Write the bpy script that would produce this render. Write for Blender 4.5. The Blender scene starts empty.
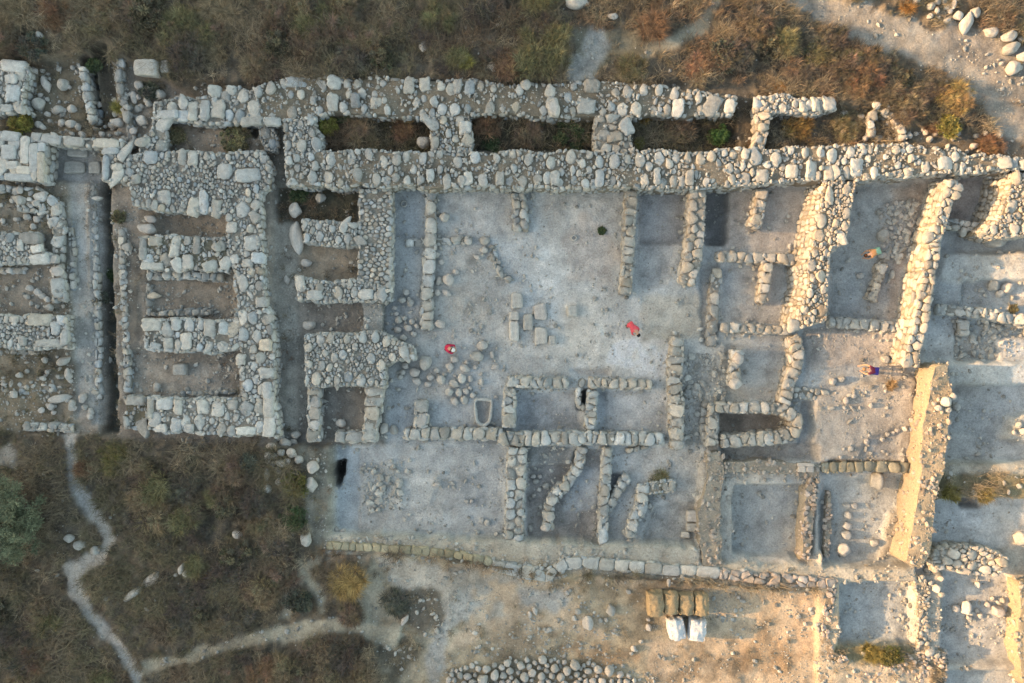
import bpy, bmesh, math, random
import numpy as np
from mathutils import Vector, Matrix
from mathutils.geometry import delaunay_2d_cdt

# ------------------------------------------------------------------ camera, sky, sun, exposure
scene = bpy.context.scene
COL = scene.collection
H = 50.0            # camera height over the excavation floor (m)
S = 16.0            # pixels per metre on the excavation floor
SUN_EL, SUN_AZ = 17.0, 2.5      # low sun in the west; AZ = degrees the light drifts south of due east
cam_d = bpy.data.cameras.new('camera'); cam = bpy.data.objects.new('camera', cam_d); COL.objects.link(cam)
cam.location = (0, 0, H); cam.rotation_euler = (0, 0, 0)
cam_d.sensor_width = 36; cam_d.lens = 36 * H / (1024 / S)
cam_d.clip_start = 0.1; cam_d.clip_end = 3000
scene.camera = cam
world = bpy.data.worlds.new('World'); scene.world = world; world.use_nodes = True
nt = world.node_tree
sky = nt.nodes.new('ShaderNodeTexSky'); sky.sky_type = 'NISHITA'; sky.sun_disc = False
sky.sun_elevation = math.radians(SUN_EL); sky.sun_rotation = math.radians(270)
sky.air_density = 1.0; sky.dust_density = 1.5; sky.ozone_density = 0.6
gain = nt.nodes.new('ShaderNodeVectorMath'); gain.operation = 'MULTIPLY'; gain.inputs[1].default_value = (1.15, 1.03, 0.815)   # hazy, less blue evening air
nt.links.new(sky.outputs[0], gain.inputs[0]); nt.links.new(gain.outputs[0], nt.nodes['Background'].inputs[0])
nt.nodes['Background'].inputs[1].default_value = 0.15
sun_d = bpy.data.lights.new('sun', 'SUN'); sun = bpy.data.objects.new('sun', sun_d); COL.objects.link(sun)
sun_d.energy = 3.5; sun_d.angle = math.radians(0.9); sun_d.color = (1.0, 0.61, 0.30)
e, a = math.radians(SUN_EL), math.radians(SUN_AZ)
sun.rotation_euler = Vector((math.cos(e) * math.cos(a), -math.cos(e) * math.sin(a), -math.sin(e))).to_track_quat('-Z', 'Y').to_euler()
sun.location = (-60, 0, 40)
vs = scene.view_settings
vs.view_transform = 'Standard'; vs.look = 'None'; vs.gamma = 1; vs.exposure = 1.76; vs.use_curve_mapping = False
scene.cycles.max_bounces = 5; scene.cycles.diffuse_bounces = 3

R = random.Random(7)
NR = np.random.default_rng(7)

# ------------------------------------------------------------------ helpers
def W(px, py, z=0.0):
    k = (H - z) / H / S
    return ((px - 512) * k, -(py - 341.5) * k)

def wpoly(pts, z): return np.array([W(x, y, z) for x, y in pts])

def hash2(ix, iy, seed):
    h = (ix.astype(np.int64) * 374761393 + iy.astype(np.int64) * 668265263 + seed * 974634777) & 0xffffffff
    h = ((h ^ (h >> 13)) * 1274126177) & 0xffffffff
    return ((h ^ (h >> 16)) & 0xffff) / 65535.0

def vnoise(x, y, seed=0):
    x = np.asarray(x, float); y = np.asarray(y, float)
    ix, iy = np.floor(x), np.floor(y); fx, fy = x - ix, y - iy
    fx = fx * fx * (3 - 2 * fx); fy = fy * fy * (3 - 2 * fy)
    a, b = hash2(ix, iy, seed), hash2(ix + 1, iy, seed); c, d = hash2(ix, iy + 1, seed), hash2(ix + 1, iy + 1, seed)
    return (a * (1 - fx) + b * fx) * (1 - fy) + (c * (1 - fx) + d * fx) * fy

def fbm(x, y, seed=0, o=4):
    v = 0; amp = 0.5; tot = 0
    x = np.asarray(x, float); y = np.asarray(y, float)
    for i in range(o):
        v = v + amp * vnoise(x, y, seed + i * 17); tot += amp; amp *= 0.5; x = x * 2.03 + 5.1; y = y * 2.03 - 3.7
    return v / tot

def in_poly(px, py, poly):
    ins = np.zeros(px.shape, bool); n = len(poly); j = n - 1
    for i in range(n):
        xi, yi = poly[i]; xj, yj = poly[j]
        if yi != yj:
            ins ^= ((yi > py) != (yj > py)) & (px < (xj - xi) * (py - yi) / (yj - yi) + xi)
        j = i
    return ins

def strip(line, w):
    """pixel polyline + width(s) -> outline polygon"""
    P = np.array(line, float); n = len(P)
    ws = np.array(w if isinstance(w, (list, tuple)) else [w] * n, float)
    T = np.zeros_like(P)
    T[1:-1] = P[2:] - P[:-2]; T[0] = P[1] - P[0]; T[-1] = P[-1] - P[-2]
    T /= np.linalg.norm(T, axis=1)[:, None]
    N = np.stack([-T[:, 1], T[:, 0]], 1)
    return np.concatenate([P + N * ws[:, None] / 2, (P - N * ws[:, None] / 2)[::-1]])

class MB:
    """collects vertices, faces and vertex colours; build() links them as ONE mesh object"""
    def __init__(s): s.v = []; s.c = []; s.loops = []; s.tot = []; s.n = 0; s.mi = []
    def add(s, v, faces, col, mi=0):
        v = np.asarray(v, float)
        s.v.append(v)
        c = np.asarray(col, float)
        s.c.append(np.broadcast_to(c, (len(v), 3)))
        for f in faces:
            s.loops.append(np.asarray(f) + s.n); s.tot.append(len(f)); s.mi.append(mi)
        s.n += len(v)
    def add_same(s, v, F, col):
        """v (n,3), F (m,k) equal-size faces as an array"""
        s.v.append(np.asarray(v, float)); s.c.append(np.broadcast_to(np.asarray(col, float), (len(v), 3)))
        s.loops.append((np.asarray(F) + s.n).ravel()); s.tot.extend([F.shape[1]] * len(F)); s.mi.extend([0] * len(F)); s.n += len(v)
    def build(s, name, mats, parent=None, origin=(0, 0, 0), smooth=True):
        me = bpy.data.meshes.new(name)
        if s.n:
            v = np.concatenate(s.v) - np.array(origin); c = np.concatenate(s.c)
            lp = np.concatenate(s.loops).astype(np.int32); tot = np.array(s.tot, np.int32)
            st = np.concatenate([[0], np.cumsum(tot)[:-1]]).astype(np.int32)
            me.vertices.add(len(v)); me.vertices.foreach_set('co', v.astype(np.float32).ravel())
            me.loops.add(len(lp)); me.loops.foreach_set('vertex_index', lp)
            me.polygons.add(len(tot)); me.polygons.foreach_set('loop_start', st); me.polygons.foreach_set('loop_total', tot)
            me.polygons.foreach_set('material_index', np.array(s.mi, np.int32))
            me.update(calc_edges=True)
            me.polygons.foreach_set('use_smooth', np.full(len(tot), smooth))
            at = me.color_attributes.new('Col', 'FLOAT_COLOR', 'POINT')
            at.data.foreach_set('color', np.concatenate([c, np.ones((len(c), 1))], 1).astype(np.float32).ravel())
            me.validate()
        for m in (mats if isinstance(mats, (list, tuple)) else [mats]): me.materials.append(m)
        o = bpy.data.objects.new(name, me); COL.objects.link(o)
        if parent is not None: o.parent = parent
        else: o.location = origin
        return o

def tag(o, label=None, cat=None, group=None, kind=None):
    if label: o['label'] = label
    if cat: o['category'] = cat
    if group: o['group'] = group
    if kind: o['kind'] = kind
    elif cat: o['kind'] = 'thing'
    return o

def thing(name, label, cat, loc=(0, 0, 0), group=None):
    o = bpy.data.objects.new(name, None); COL.objects.link(o); o.location = loc; o.empty_display_size = 0.3
    return tag(o, label, cat, group)

# ------------------------------------------------------------------ materials
def mat(name, build):
    m = bpy.data.materials.new(name); m.use_nodes = True
    b = m.node_tree.nodes['Principled BSDF']; b.inputs['Roughness'].default_value = 0.92
    b.inputs['Specular IOR Level'].default_value = 0.2
    build(m.node_tree, b); return m

def nz(t, scale, detail=6, rough=0.6, dist=0.0):
    tc = t.nodes.new('ShaderNodeTexCoord'); n = t.nodes.new('ShaderNodeTexNoise')
    n.inputs['Scale'].default_value = scale; n.inputs['Detail'].default_value = detail
    n.inputs['Roughness'].default_value = rough; n.inputs['Distortion'].default_value = dist
    t.links.new(tc.outputs['Object'], n.inputs['Vector']); return n

def ramp(t, src, lo, hi, a, b):
    r = t.nodes.new('ShaderNodeMapRange'); t.links.new(src, r.inputs[0])
    r.inputs[1].default_value = lo; r.inputs[2].default_value = hi; r.inputs[3].default_value = a; r.inputs[4].default_value = b
    return r.outputs[0]

def mul(t, c, f):
    m = t.nodes.new('ShaderNodeVectorMath'); m.operation = 'SCALE'
    t.links.new(c, m.inputs[0]); t.links.new(f, m.inputs['Scale']); return m.outputs[0]

def bump(t, b, src, strength, dist):
    n = t.nodes.new('ShaderNodeBump'); n.inputs['Strength'].default_value = strength; n.inputs['Distance'].default_value = dist
    t.links.new(src, n.inputs['Height']); t.links.new(n.outputs[0], b.inputs['Normal'])

def vcol(t):
    n = t.nodes.new('ShaderNodeAttribute'); n.attribute_name = 'Col'; return n.outputs['Color']

def m_stone(t, b):
    n1 = nz(t, 3.2, 8, 0.65); n2 = nz(t, 22, 5, 0.6); n3 = nz(t, 1.0, 3)
    c = mul(t, vcol(t), ramp(t, n1.outputs[0], 0.3, 0.7, 0.72, 1.18))
    c = mul(t, c, ramp(t, n2.outputs[0], 0.35, 0.6, 0.8, 1.06))
    t.links.new(c, b.inputs['Base Color'])
    ad = t.nodes.new('ShaderNodeMath'); ad.operation = 'ADD'; t.links.new(n1.outputs[0], ad.inputs[0])
    k = t.nodes.new('ShaderNodeMath'); k.operation = 'MULTIPLY'; k.inputs[1].default_value = 0.4
    t.links.new(n2.outputs[0], k.inputs[0]); t.links.new(k.outputs[0], ad.inputs[1])
    bump(t, b, ad.outputs[0], 0.8, 0.09)
STONE = mat('limestone', m_stone)

def m_boulder(t, b):
    oi = t.nodes.new('ShaderNodeObjectInfo')
    n1 = nz(t, 1.7, 8, 0.65); n2 = nz(t, 9, 5, 0.6)
    cr = t.nodes.new('ShaderNodeValToRGB'); t.links.new(oi.outputs['Random'], cr.inputs[0])
    cr.color_ramp.elements[0].color = (0.36, 0.345, 0.31, 1); cr.color_ramp.elements[1].color = (0.56, 0.53, 0.475, 1)
    el = cr.color_ramp.elements.new(0.5); el.color = (0.47, 0.445, 0.40, 1)
    el = cr.color_ramp.elements.new(0.75); el.color = (0.46, 0.42, 0.38, 1)
    c = mul(t, cr.outputs[0], ramp(t, n1.outputs[0], 0.3, 0.7, 0.74, 1.15))
    c = mul(t, c, ramp(t, n2.outputs[0], 0.35, 0.6, 0.82, 1.05))
    t.links.new(c, b.inputs['Base Color']); bump(t, b, n1.outputs[0], 0.7, 0.1)
BOULDER = mat('weathered_boulder', m_boulder)

def m_soil(t, b):
    n1 = nz(t, 1.3, 8, 0.7); n2 = nz(t, 9, 8, 0.75); n3 = nz(t, 45, 3)
    c = mul(t, vcol(t), ramp(t, n1.outputs[0], 0.3, 0.7, 0.82, 1.14))
    c = mul(t, c, ramp(t, n2.outputs[0], 0.32, 0.66, 0.68, 1.22))
    c = mul(t, c, ramp(t, n3.outputs[0], 0.36, 0.62, 0.8, 1.16))
    t.links.new(c, b.inputs['Base Color'])
    ad = t.nodes.new('ShaderNodeMath'); ad.operation = 'ADD'; t.links.new(n1.outputs[0], ad.inputs[0]); t.links.new(n2.outputs[0], ad.inputs[1])
    bump(t, b, ad.outputs[0], 0.55, 0.16)
SOIL = mat('dusty_soil', m_soil)

def m_leaf(t, b):
    t.links.new(vcol(t), b.inputs['Base Color']); b.inputs['Roughness'].default_value = 0.8
LEAF = mat('dry_leaf', m_leaf)

def plain(name, col, rough=0.85, sc=30, lo=0.8, hi=1.15, bs=0.3, bd=0.01):
    def f(t, b):
        n = nz(t, sc, 5); rgb = t.nodes.new('ShaderNodeRGB'); rgb.outputs[0].default_value = (*col, 1)
        t.links.new(mul(t, rgb.outputs[0], ramp(t, n.outputs[0], 0.3, 0.7, lo, hi)), b.inputs['Base Color'])
        b.inputs['Roughness'].default_value = rough; bump(t, b, n.outputs[0], bs, bd)
    return mat(name, f)

# ------------------------------------------------------------------ terrain: heights, colours, vegetation density on a 0.1 m raster
G = 0.1
cx = np.arange(-34.5, 34.5001, G); cy = np.arange(-23.5, 23.5001, G)
CX, CY = np.meshgrid(cx, cy)
HZ = np.zeros_like(CX); VC = np.zeros(CX.shape + (3,)); VG = np.zeros_like(CX); PB = np.zeros_like(CX)   # height, colour, grass, pebbles
JX = (fbm(CX * 1.1, CY * 1.1, 3, 4) - .5); JY = (fbm(CX * 1.1, CY * 1.1, 9, 4) - .5)
FINE = fbm(CX * 3, CY * 3, 21, 3)
GREY = (0.295, 0.295, 0.285); PALE = (0.34, 0.335, 0.32); SAND = (0.33, 0.262, 0.19); BROWN = (0.22, 0.19, 0.158)
VSOIL = (0.14, 0.115, 0.085); PATH = (0.285, 0.27, 0.245); DUST = (0.24, 0.235, 0.225); OLIVE = (0.12, 0.11, 0.07)

def paint(poly, z, col, veg=0.0, peb=0.25, j=0.25, zset=True, zp=None, mix=1.0):  # poly in pixels, taken at height zp (or z)
    P = wpoly(poly, z if zp is None else zp)
    x0, y0 = P.min(0) - .6; x1, y1 = P.max(0) + .6
    i0, i1 = np.searchsorted(cx, [x0, x1]); k0, k1 = np.searchsorted(cy, [y0, y1])
    sl = (slice(k0, k1), slice(i0, i1))
    m = in_poly(CX[sl] + JX[sl] * j * 2, CY[sl] + JY[sl] * j * 2, P)
    if zset: HZ[sl][m] = z
    VC[sl][m] = VC[sl][m] * (1 - mix) + np.array(col) * mix
    VG[sl][m] = veg; PB[sl][m] = peb

def ell(x, y, rx, ry, n=24, rot=0):
    c, s = math.cos(rot), math.sin(rot)
    return [(x + rx * math.cos(t) * c - ry * math.sin(t) * s, y + rx * math.cos(t) * s + ry * math.sin(t) * c) for t in np.linspace(0, 2 * math.pi, n, endpoint=False)]

def box(x0, y0, x1, y1): return [(x0, y0), (x1, y0), (x1, y1), (x0, y1)]

# whole field first: grass-grown ground
HZ[:] = 1.0; VC[:] = VSOIL; VG[:] = 1.0; PB[:] = 0.05
# northern ground and track
paint(box(-80, -80, 1110, 95), 1.35, VSOIL, 1.0, 0.04)
paint([(720, 60), (1110, -60), (1110, 160), (870, 140), (740, 115)], 1.2, VSOIL, 0.8, 0.1)
paint(strip([(760, -40), (800, -5), (850, 18), (905, 36), (960, 62), (995, 88), (1012, 120), (1010, 150)], [34, 30, 30, 38, 42, 46, 40, 30]), 1.15, (0.235, 0.215, 0.185), 0.0, 0.35, 0.6)
paint(strip([(940, 30), (990, 50), (1060, 110)], [26, 40, 80]), 1.15, (0.21, 0.19, 0.165), 0.05, 0.5, 0.6)
paint(strip([(720, -20), (715, 8), (698, 28), (672, 42), (640, 50), (610, 50)], [12, 11, 13, 14, 14, 20]), 1.3, (0.27, 0.245, 0.185), 0.02, 0.3, 0.4)
paint([(575, 30), (640, 28), (650, 50), (600, 68), (595, 85), (568, 84)], 1.3, (0.16, 0.148, 0.11), 0.15, 0.2, 0.5)
paint([(590, 28), (606, 25), (608, 48), (598, 58), (596, 82), (568, 82), (568, 62), (582, 54)], 1.3, (0.24, 0.235, 0.215), 0.06, 0.6, 0.6)
# casemate rooms and the walls' bed
paint([(120, 85), (745, 85), (760, 100), (1040, 145), (1040, 190), (120, 195)], 0.9, (0.17, 0.15, 0.12), 0.1, 0.6)
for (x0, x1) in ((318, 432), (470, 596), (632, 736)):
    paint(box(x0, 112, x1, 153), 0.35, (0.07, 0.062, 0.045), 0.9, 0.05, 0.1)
paint([(738, 100), (870, 110), (905, 140), (740, 152)], 0.7, (0.12, 0.1, 0.075), 0.7, 0.2, 0.2)
paint(box(165, 122, 262, 152), 0.1, (0.14, 0.13, 0.115), 0.25, 0.3, 0.1)
# gate (two rows of chambers)
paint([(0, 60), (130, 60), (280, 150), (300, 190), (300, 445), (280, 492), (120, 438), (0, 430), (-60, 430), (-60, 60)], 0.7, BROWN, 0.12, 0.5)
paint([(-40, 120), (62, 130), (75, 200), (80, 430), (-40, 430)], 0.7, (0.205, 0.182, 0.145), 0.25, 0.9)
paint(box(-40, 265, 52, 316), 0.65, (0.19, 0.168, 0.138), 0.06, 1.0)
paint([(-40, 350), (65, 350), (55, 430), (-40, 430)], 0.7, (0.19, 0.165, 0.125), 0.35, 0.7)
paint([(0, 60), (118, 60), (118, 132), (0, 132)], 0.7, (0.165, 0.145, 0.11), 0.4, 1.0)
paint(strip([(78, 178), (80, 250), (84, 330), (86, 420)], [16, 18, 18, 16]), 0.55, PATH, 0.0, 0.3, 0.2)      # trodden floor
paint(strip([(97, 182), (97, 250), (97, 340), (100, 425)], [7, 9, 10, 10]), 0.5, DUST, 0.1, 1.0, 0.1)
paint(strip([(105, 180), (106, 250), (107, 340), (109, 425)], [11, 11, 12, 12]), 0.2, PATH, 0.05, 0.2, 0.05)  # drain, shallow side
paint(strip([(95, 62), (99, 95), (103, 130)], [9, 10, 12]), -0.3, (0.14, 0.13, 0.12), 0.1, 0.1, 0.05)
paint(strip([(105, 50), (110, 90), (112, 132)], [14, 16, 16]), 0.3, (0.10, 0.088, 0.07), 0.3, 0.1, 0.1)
paint(strip([(114, 180), (115, 250), (117, 340), (120, 432)], [9, 10, 13, 13]), -0.55, (0.11, 0.108, 0.09), 0.2, 0.15, 0.15)  # drain, deep side: its shade painted in as a dark bed
paint(box(46, 142, 104, 182), 0.35, DUST, 0, 0.3, 0.05)
paint(strip([(131, 250), (131, 395)], 14), 0.8, (0.17, 0.15, 0.125), 0.1, 0.8, 0.1)
for b_ in (box(160, 211, 228, 238), box(150, 268, 236, 318), box(128, 350, 242, 398)):
    paint(b_, 0.45, (0.23, 0.2, 0.165), 0.05, 1.0, 0.1)
paint(box(258, 120, 300, 190), 0.7, (0.15, 0.14, 0.12), 0.1, 0.8, 0.1)
paint([(276, 186), (310, 186), (310, 450), (280, 445), (272, 300)], 0.1, (0.24, 0.225, 0.195), 0.1, 1.0, 0.15)   # passage
for b_, c_, v_ in ((box(278, 188, 358, 222), (0.085, 0.078, 0.055), 0.6), (box(300, 244, 358, 282), (0.15, 0.13, 0.105), 0.2), (box(300, 298, 360, 336), (0.165, 0.15, 0.128), 0.1), (box(316, 384, 366, 446), (0.135, 0.12, 0.10), 0.1)):
    paint(b_, 0.1, c_, v_, 0.5, 0.1)
# main excavation
paint(box(298, 184, 396, 448), 0.05, (0.2, 0.185, 0.16), 0.0, 0.5, 0.1)
for b_, c_, v_ in ((box(300, 188, 358, 222), (0.085, 0.078, 0.055), 0.5), (box(300, 244, 360, 282), (0.225, 0.195, 0.155), 0.06), (box(300, 298, 362, 336), (0.2, 0.18, 0.155), 0.03), (box(316, 384, 366, 446), (0.18, 0.16, 0.135), 0.03)):
    paint(b_, 0.1, c_, v_, 0.5, 0.1)
FLOOR = [(386, 184), (1060, 168), (1060, 700), (940, 700), (928, 575), (330, 545), (326, 446), (386, 446)]
paint(FLOOR, 0.0, GREY, 0, 0.3, 0.1)
paint(box(385, 186, 432, 236), -0.08, (0.32, 0.325, 0.32), 0, 0.15, 0.1)
paint(box(535, 190, 622, 330), 0.0, (0.31, 0.305, 0.29), 0, 0.25, 0.5)
paint(ell(590, 255, 28, 40), 0.0, (0.30, 0.275, 0.25), 0, 0.3, 0.9)  # faint pool of sunlight painted into the court floor
paint(ell(560, 320, 60, 40), 0.0, PALE, 0, 0.5, 1.0)
paint(ell(640, 355, 36, 22), 0.0, (0.42, 0.41, 0.40), 0, 0.35, 0.7)
paint(ell(480, 290, 30, 35), 0.0, (0.27, 0.265, 0.25), 0, 0.6, 0.8)
paint(ell(455, 215, 30, 22), 0.02, (0.34, 0.335, 0.32), 0, 0.2, 0.5)
paint([(570, 370), (610, 370), (608, 377), (578, 377)], -0.2, DUST, 0, 0.3, 0.05)
paint(box(638, 188, 686, 244), -0.42, (0.255, 0.245, 0.235), 0, 0.2, 0.06)
paint([(634, 244), (676, 244), (668, 278), (655, 288), (640, 284), (633, 275)], -0.14, (0.28, 0.275, 0.265), 0, 0.2, 0.1)
paint([(634, 272), (648, 274), (662, 268), (664, 284), (652, 289), (640, 286)], -0.22, (0.26, 0.255, 0.245), 0, 0.2, 0.05)
paint(box(640, 296, 708, 340), 0.0, (0.285, 0.27, 0.24), 0, 0.3, 0.3)
paint([(703, 190), (728, 190), (722, 246), (702, 246)], -1.0, (0.22, 0.215, 0.21), 0, 0.9, 0.08)
paint([(730, 192), (824, 186), (806, 250), (726, 250)], 0.0, (0.285, 0.265, 0.245), 0, 0.25, 0.1)
paint(box(700, 264, 716, 345), -0.2, (0.265, 0.255, 0.24), 0, 0.3, 0.1)
paint([(722, 266), (796, 262), (804, 288), (794, 326), (720, 322)], -0.2, (0.28, 0.27, 0.255), 0, 0.3, 0.1)
paint([(770, 266), (798, 264), (802, 290), (768, 306)], -0.35, (0.28, 0.28, 0.27), 0, 0.2, 0.1)
paint([(832, 184), (946, 182), (932, 250), (914, 322), (828, 322)], -0.25, (0.265, 0.27, 0.265), 0, 0.25, 0.1)
paint([(892, 186), (940, 184), (916, 320), (890, 320)], -0.2, (0.265, 0.24, 0.215), 0, 0.4, 0.5)  # weak low-sun warmth painted into this side of the floor
paint([(878, 205), (916, 200), (914, 255), (884, 262)], -0.12, (0.25, 0.25, 0.245), 0, 2.2, 0.4)
paint([(806, 330), (918, 330), (905, 372), (925, 380), (915, 460), (810, 462)], 0.15, (0.275, 0.25, 0.225), 0, 0.7, 0.2)
paint([(808, 372), (850, 366), (880, 362), (876, 388), (812, 396)], 0.1, (0.285, 0.285, 0.275), 0, 0.3, 0.4)
paint([(800, 400), (813, 402), (812, 460), (796, 462)], -0.35, (0.255, 0.25, 0.24), 0, 0.2, 0.1)
paint([(815, 400), (880, 382), (918, 376), (912, 462), (813, 462)], 0.45, (0.285, 0.255, 0.22), 0, 1.0, 0.3)
paint([(862, 440), (900, 428), (898, 460), (860, 462)], 0.3, (0.265, 0.255, 0.24), 0, 0.5, 0.3)
paint(box(726, 346, 792, 400), -0.2, (0.275, 0.27, 0.255), 0, 0.3, 0.2)
paint(box(684, 402, 708, 446), -0.2, (0.27, 0.27, 0.26), 0, 1.2, 0.2)
paint(box(684, 355, 726, 400), -0.05, (0.27, 0.27, 0.26), 0, 1.6, 0.3)
paint(box(718, 412, 790, 436), -0.75, (0.22, 0.195, 0.17), 0, 0.5, 0.08)
paint(box(720, 444, 812, 462), -0.45, (0.24, 0.235, 0.225), 0, 0.3, 0.1)
paint(box(516, 392, 582, 432), -0.3, (0.265, 0.265, 0.26), 0, 0.3, 0.1)
paint(box(578, 390, 590, 408), -0.9, (0.16, 0.15, 0.14), 0, 0.2, 0.05)
paint(box(596, 390, 668, 434), -0.12, (0.295, 0.285, 0.27), 0, 0.2, 0.15)
paint(box(596, 390, 606, 434), -0.3, (0.25, 0.25, 0.245), 0, 0.2, 0.1)
# eastern squares
paint([(950, 178), (1012, 176), (996, 212), (978, 226), (944, 222)], -0.5, (0.25, 0.235, 0.225), 0, 0.3, 0.1)
paint([(940, 228), (1030, 236), (1030, 253), (936, 253)], -0.35, (0.27, 0.27, 0.26), 0, 0.2, 0.1)
paint([(945, 253), (1060, 253), (1060, 281), (960, 283), (938, 278)], 0.3, (0.315, 0.305, 0.28), 0, 0.7, 0.1)
paint(box(960, 281, 1060, 306), -0.3, (0.275, 0.27, 0.255), 0, 0.6, 0.1)
paint([(932, 290), (960, 282), (960, 306), (930, 308)], 0.05, (0.295, 0.295, 0.285), 0, 0.2, 0.08)
paint([(930, 314), (955, 318), (955, 360), (922, 360)], -0.2, (0.285, 0.29, 0.285), 0, 0.2, 0.1)
paint(box(953, 320, 1060, 361), -0.4, (0.235, 0.235, 0.225), 0, 1.6, 0.1)
paint(box(998, 338, 1060, 361), -0.1, (0.295, 0.295, 0.285), 0, 0.5, 0.1)
paint(box(945, 361, 1060, 385), 0.45, (0.315, 0.315, 0.30), 0, 0.2, 0.06)
paint(box(948, 385, 1060, 466), -0.2, (0.285, 0.285, 0.275), 0, 0.35, 0.1)
paint([(948, 432), (970, 434), (1000, 444), (1060, 436), (1060, 466), (945, 466)], -0.05, (0.30, 0.295, 0.28), 0, 0.4, 0.1)
paint([(1004, 440), (1012, 418), (1060, 405), (1060, 445)], 0.5, (0.285, 0.275, 0.245), 0, 1.0, 0.2)
paint(box(930, 464, 1060, 500), 1.0, (0.17, 0.15, 0.095), 0.35, 0.5, 0.2)
paint(box(945, 463, 1060, 474), 1.0, (0.27, 0.25, 0.21), 0.02, 0.7, 0.1)
paint([(955, 496), (1060, 498), (1060, 556), (945, 556), (948, 515)], 0.0, (0.315, 0.32, 0.315), 0, 0.3, 0.1)
paint(box(955, 494, 974, 504), -0.7, (0.2, 0.19, 0.18), 0, 0.2, 0.05)
paint([(1000, 548), (1060, 540), (1060, 585), (1012, 582)], 0.3, (0.25, 0.23, 0.2), 0, 0.6, 0.2)
# southern squares
paint([(336, 446), (505, 446), (505, 538), (332, 540)], -0.1, (0.28, 0.28, 0.27), 0, 0.3, 0.1)
paint([(365, 462), (402, 460), (400, 512), (360, 512)], -0.05, (0.30, 0.30, 0.285), 0, 1.7, 0.5)
paint([(334, 446), (362, 448), (360, 530), (332, 530)], -0.2, (0.305, 0.31, 0.305), 0, 0.2, 0.08)
paint([(440, 480), (470, 476), (500, 464), (503, 506), (430, 506)], -0.2, (0.27, 0.268, 0.258), 0, 0.3, 0.1)
paint([(334, 462), (344.5, 461), (343, 474), (338, 486), (332, 485)], -2.0, (0.13, 0.12, 0.105), 0, 0.6, 0.02, zp=-0.1)  # deep opening, its shadow also painted into the floor colour
paint(box(320, 446, 333, 545), 0.55, (0.25, 0.225, 0.175), 0.02, 0.5, 0.1)
paint([(528, 448), (604, 448), (602, 540), (526, 540)], -0.5, (0.235, 0.215, 0.195), 0, 0.6, 0.1)
paint([(575, 470), (602, 466), (600, 512), (562, 510)], -0.4, (0.265, 0.265, 0.26), 0, 0.3, 0.2)
paint([(528, 446), (576, 446), (572, 464), (530, 466)], -0.15, (0.23, 0.222, 0.205), 0, 0.8, 0.1)
paint([(610, 448), (702, 444), (696, 545), (606, 545)], -0.15, (0.295, 0.285, 0.265), 0, 0.35, 0.1)
paint([(655, 505), (700, 500), (696, 545), (640, 545)], -0.4, (0.255, 0.245, 0.225), 0, 0.3, 0.2)
paint([(610, 474), (622, 474), (612, 500)], -0.5, (0.20, 0.195, 0.19), 0, 0.3, 0.05)
# shoulder of sandy earth south of the squares
paint([(324, 534), (520, 540), (700, 546), (830, 554), (918, 560), (918, 582), (834, 588), (740, 582), (640, 572), (560, 574), (500, 566), (430, 552), (324, 552)], 0.75, (0.30, 0.272, 0.222), 0.02, 0.9, 0.2)
paint([(700, 462), (822, 460), (818, 562), (700, 562)], 0.35, (0.30, 0.285, 0.26), 0, 0.3, 0.1)
paint([(731, 483), (810, 483), (806, 554), (730, 552)], -0.55, (0.265, 0.268, 0.26), 0, 0.4, 0.06)
paint([(822, 478), (920, 474), (915, 500), (910, 520), (906, 562), (818, 562)], -0.25, (0.285, 0.29, 0.28), 0, 0.4, 0.1)
paint([(890, 515), (915, 485), (908, 540), (900, 558), (880, 558)], 0.0, (0.27, 0.24, 0.195), 0, 0.6, 0.4)
# ground south of the retaining wall
paint([(324, 554), (430, 556), (500, 570), (560, 578), (640, 576), (740, 588), (826, 592), (830, 700), (330, 700)], 0.6, SAND, 0.05, 0.5, 0.4)
paint([(360, 558), (450, 560), (470, 600), (440, 690), (340, 690), (360, 620)], 0.6, (0.28, 0.24, 0.175), 0.12, 0.5, 0.8)
paint([(380, 560), (500, 574), (540, 590), (500, 620), (450, 610), (400, 600)], 0.6, (0.27, 0.25, 0.215), 0.02, 0.5, 0.8)
paint(strip([(445, 700), (435, 660), (445, 625), (470, 600), (520, 590)], [20, 20, 18, 26, 40]), 0.6, (0.27, 0.26, 0.235), 0, 0.7, 0.5)
paint([(500, 630), (640, 640), (660, 690), (440, 700), (445, 660)], 0.6, (0.27, 0.225, 0.16), 0.06, 0.9, 0.6)
paint([(600, 585), (660, 590), (670, 640), (620, 640), (580, 610)], 0.6, (0.25, 0.21, 0.15), 0.06, 0.7, 0.6)
paint([(730, 600), (830, 598), (830, 700), (690, 700), (700, 650)], 0.65, (0.34, 0.265, 0.185), 0.03, 0.5, 0.4)
paint(ell(420, 610, 26, 22), 0.6, (0.16, 0.14, 0.11), 0.4, 0.7, 0.6)
paint(ell(545, 600, 26, 14), 0.6, (0.27, 0.26, 0.24), 0.0, 1.0, 0.6)
for (x_, y_, rx, ry, c_, v_) in ((520, 640, 34, 12, (0.25, 0.195, 0.135), .14), (600, 655, 40, 14, (0.26, 0.195, 0.13), .12), (760, 650, 36, 18, (0.29, 0.21, 0.135), .1), (700, 665, 40, 16, (0.25, 0.195, 0.135), .1), (800, 625, 20, 22, (0.36, 0.27, 0.185), .04), (500, 600, 26, 14, (0.33, 0.265, 0.195), .03), (610, 590, 36, 7, (0.23, 0.185, 0.125), .14), (545, 575, 30, 6, (0.225, 0.185, 0.125), .14), (660, 585, 40, 5, (0.27, 0.21, 0.14), .08), (400, 660, 24, 20, (0.17, 0.145, 0.105), .35)):
    paint(ell(x_, y_, rx, ry), 0.6, c_, v_, 0.6, 1.6, zset=False)
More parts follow.
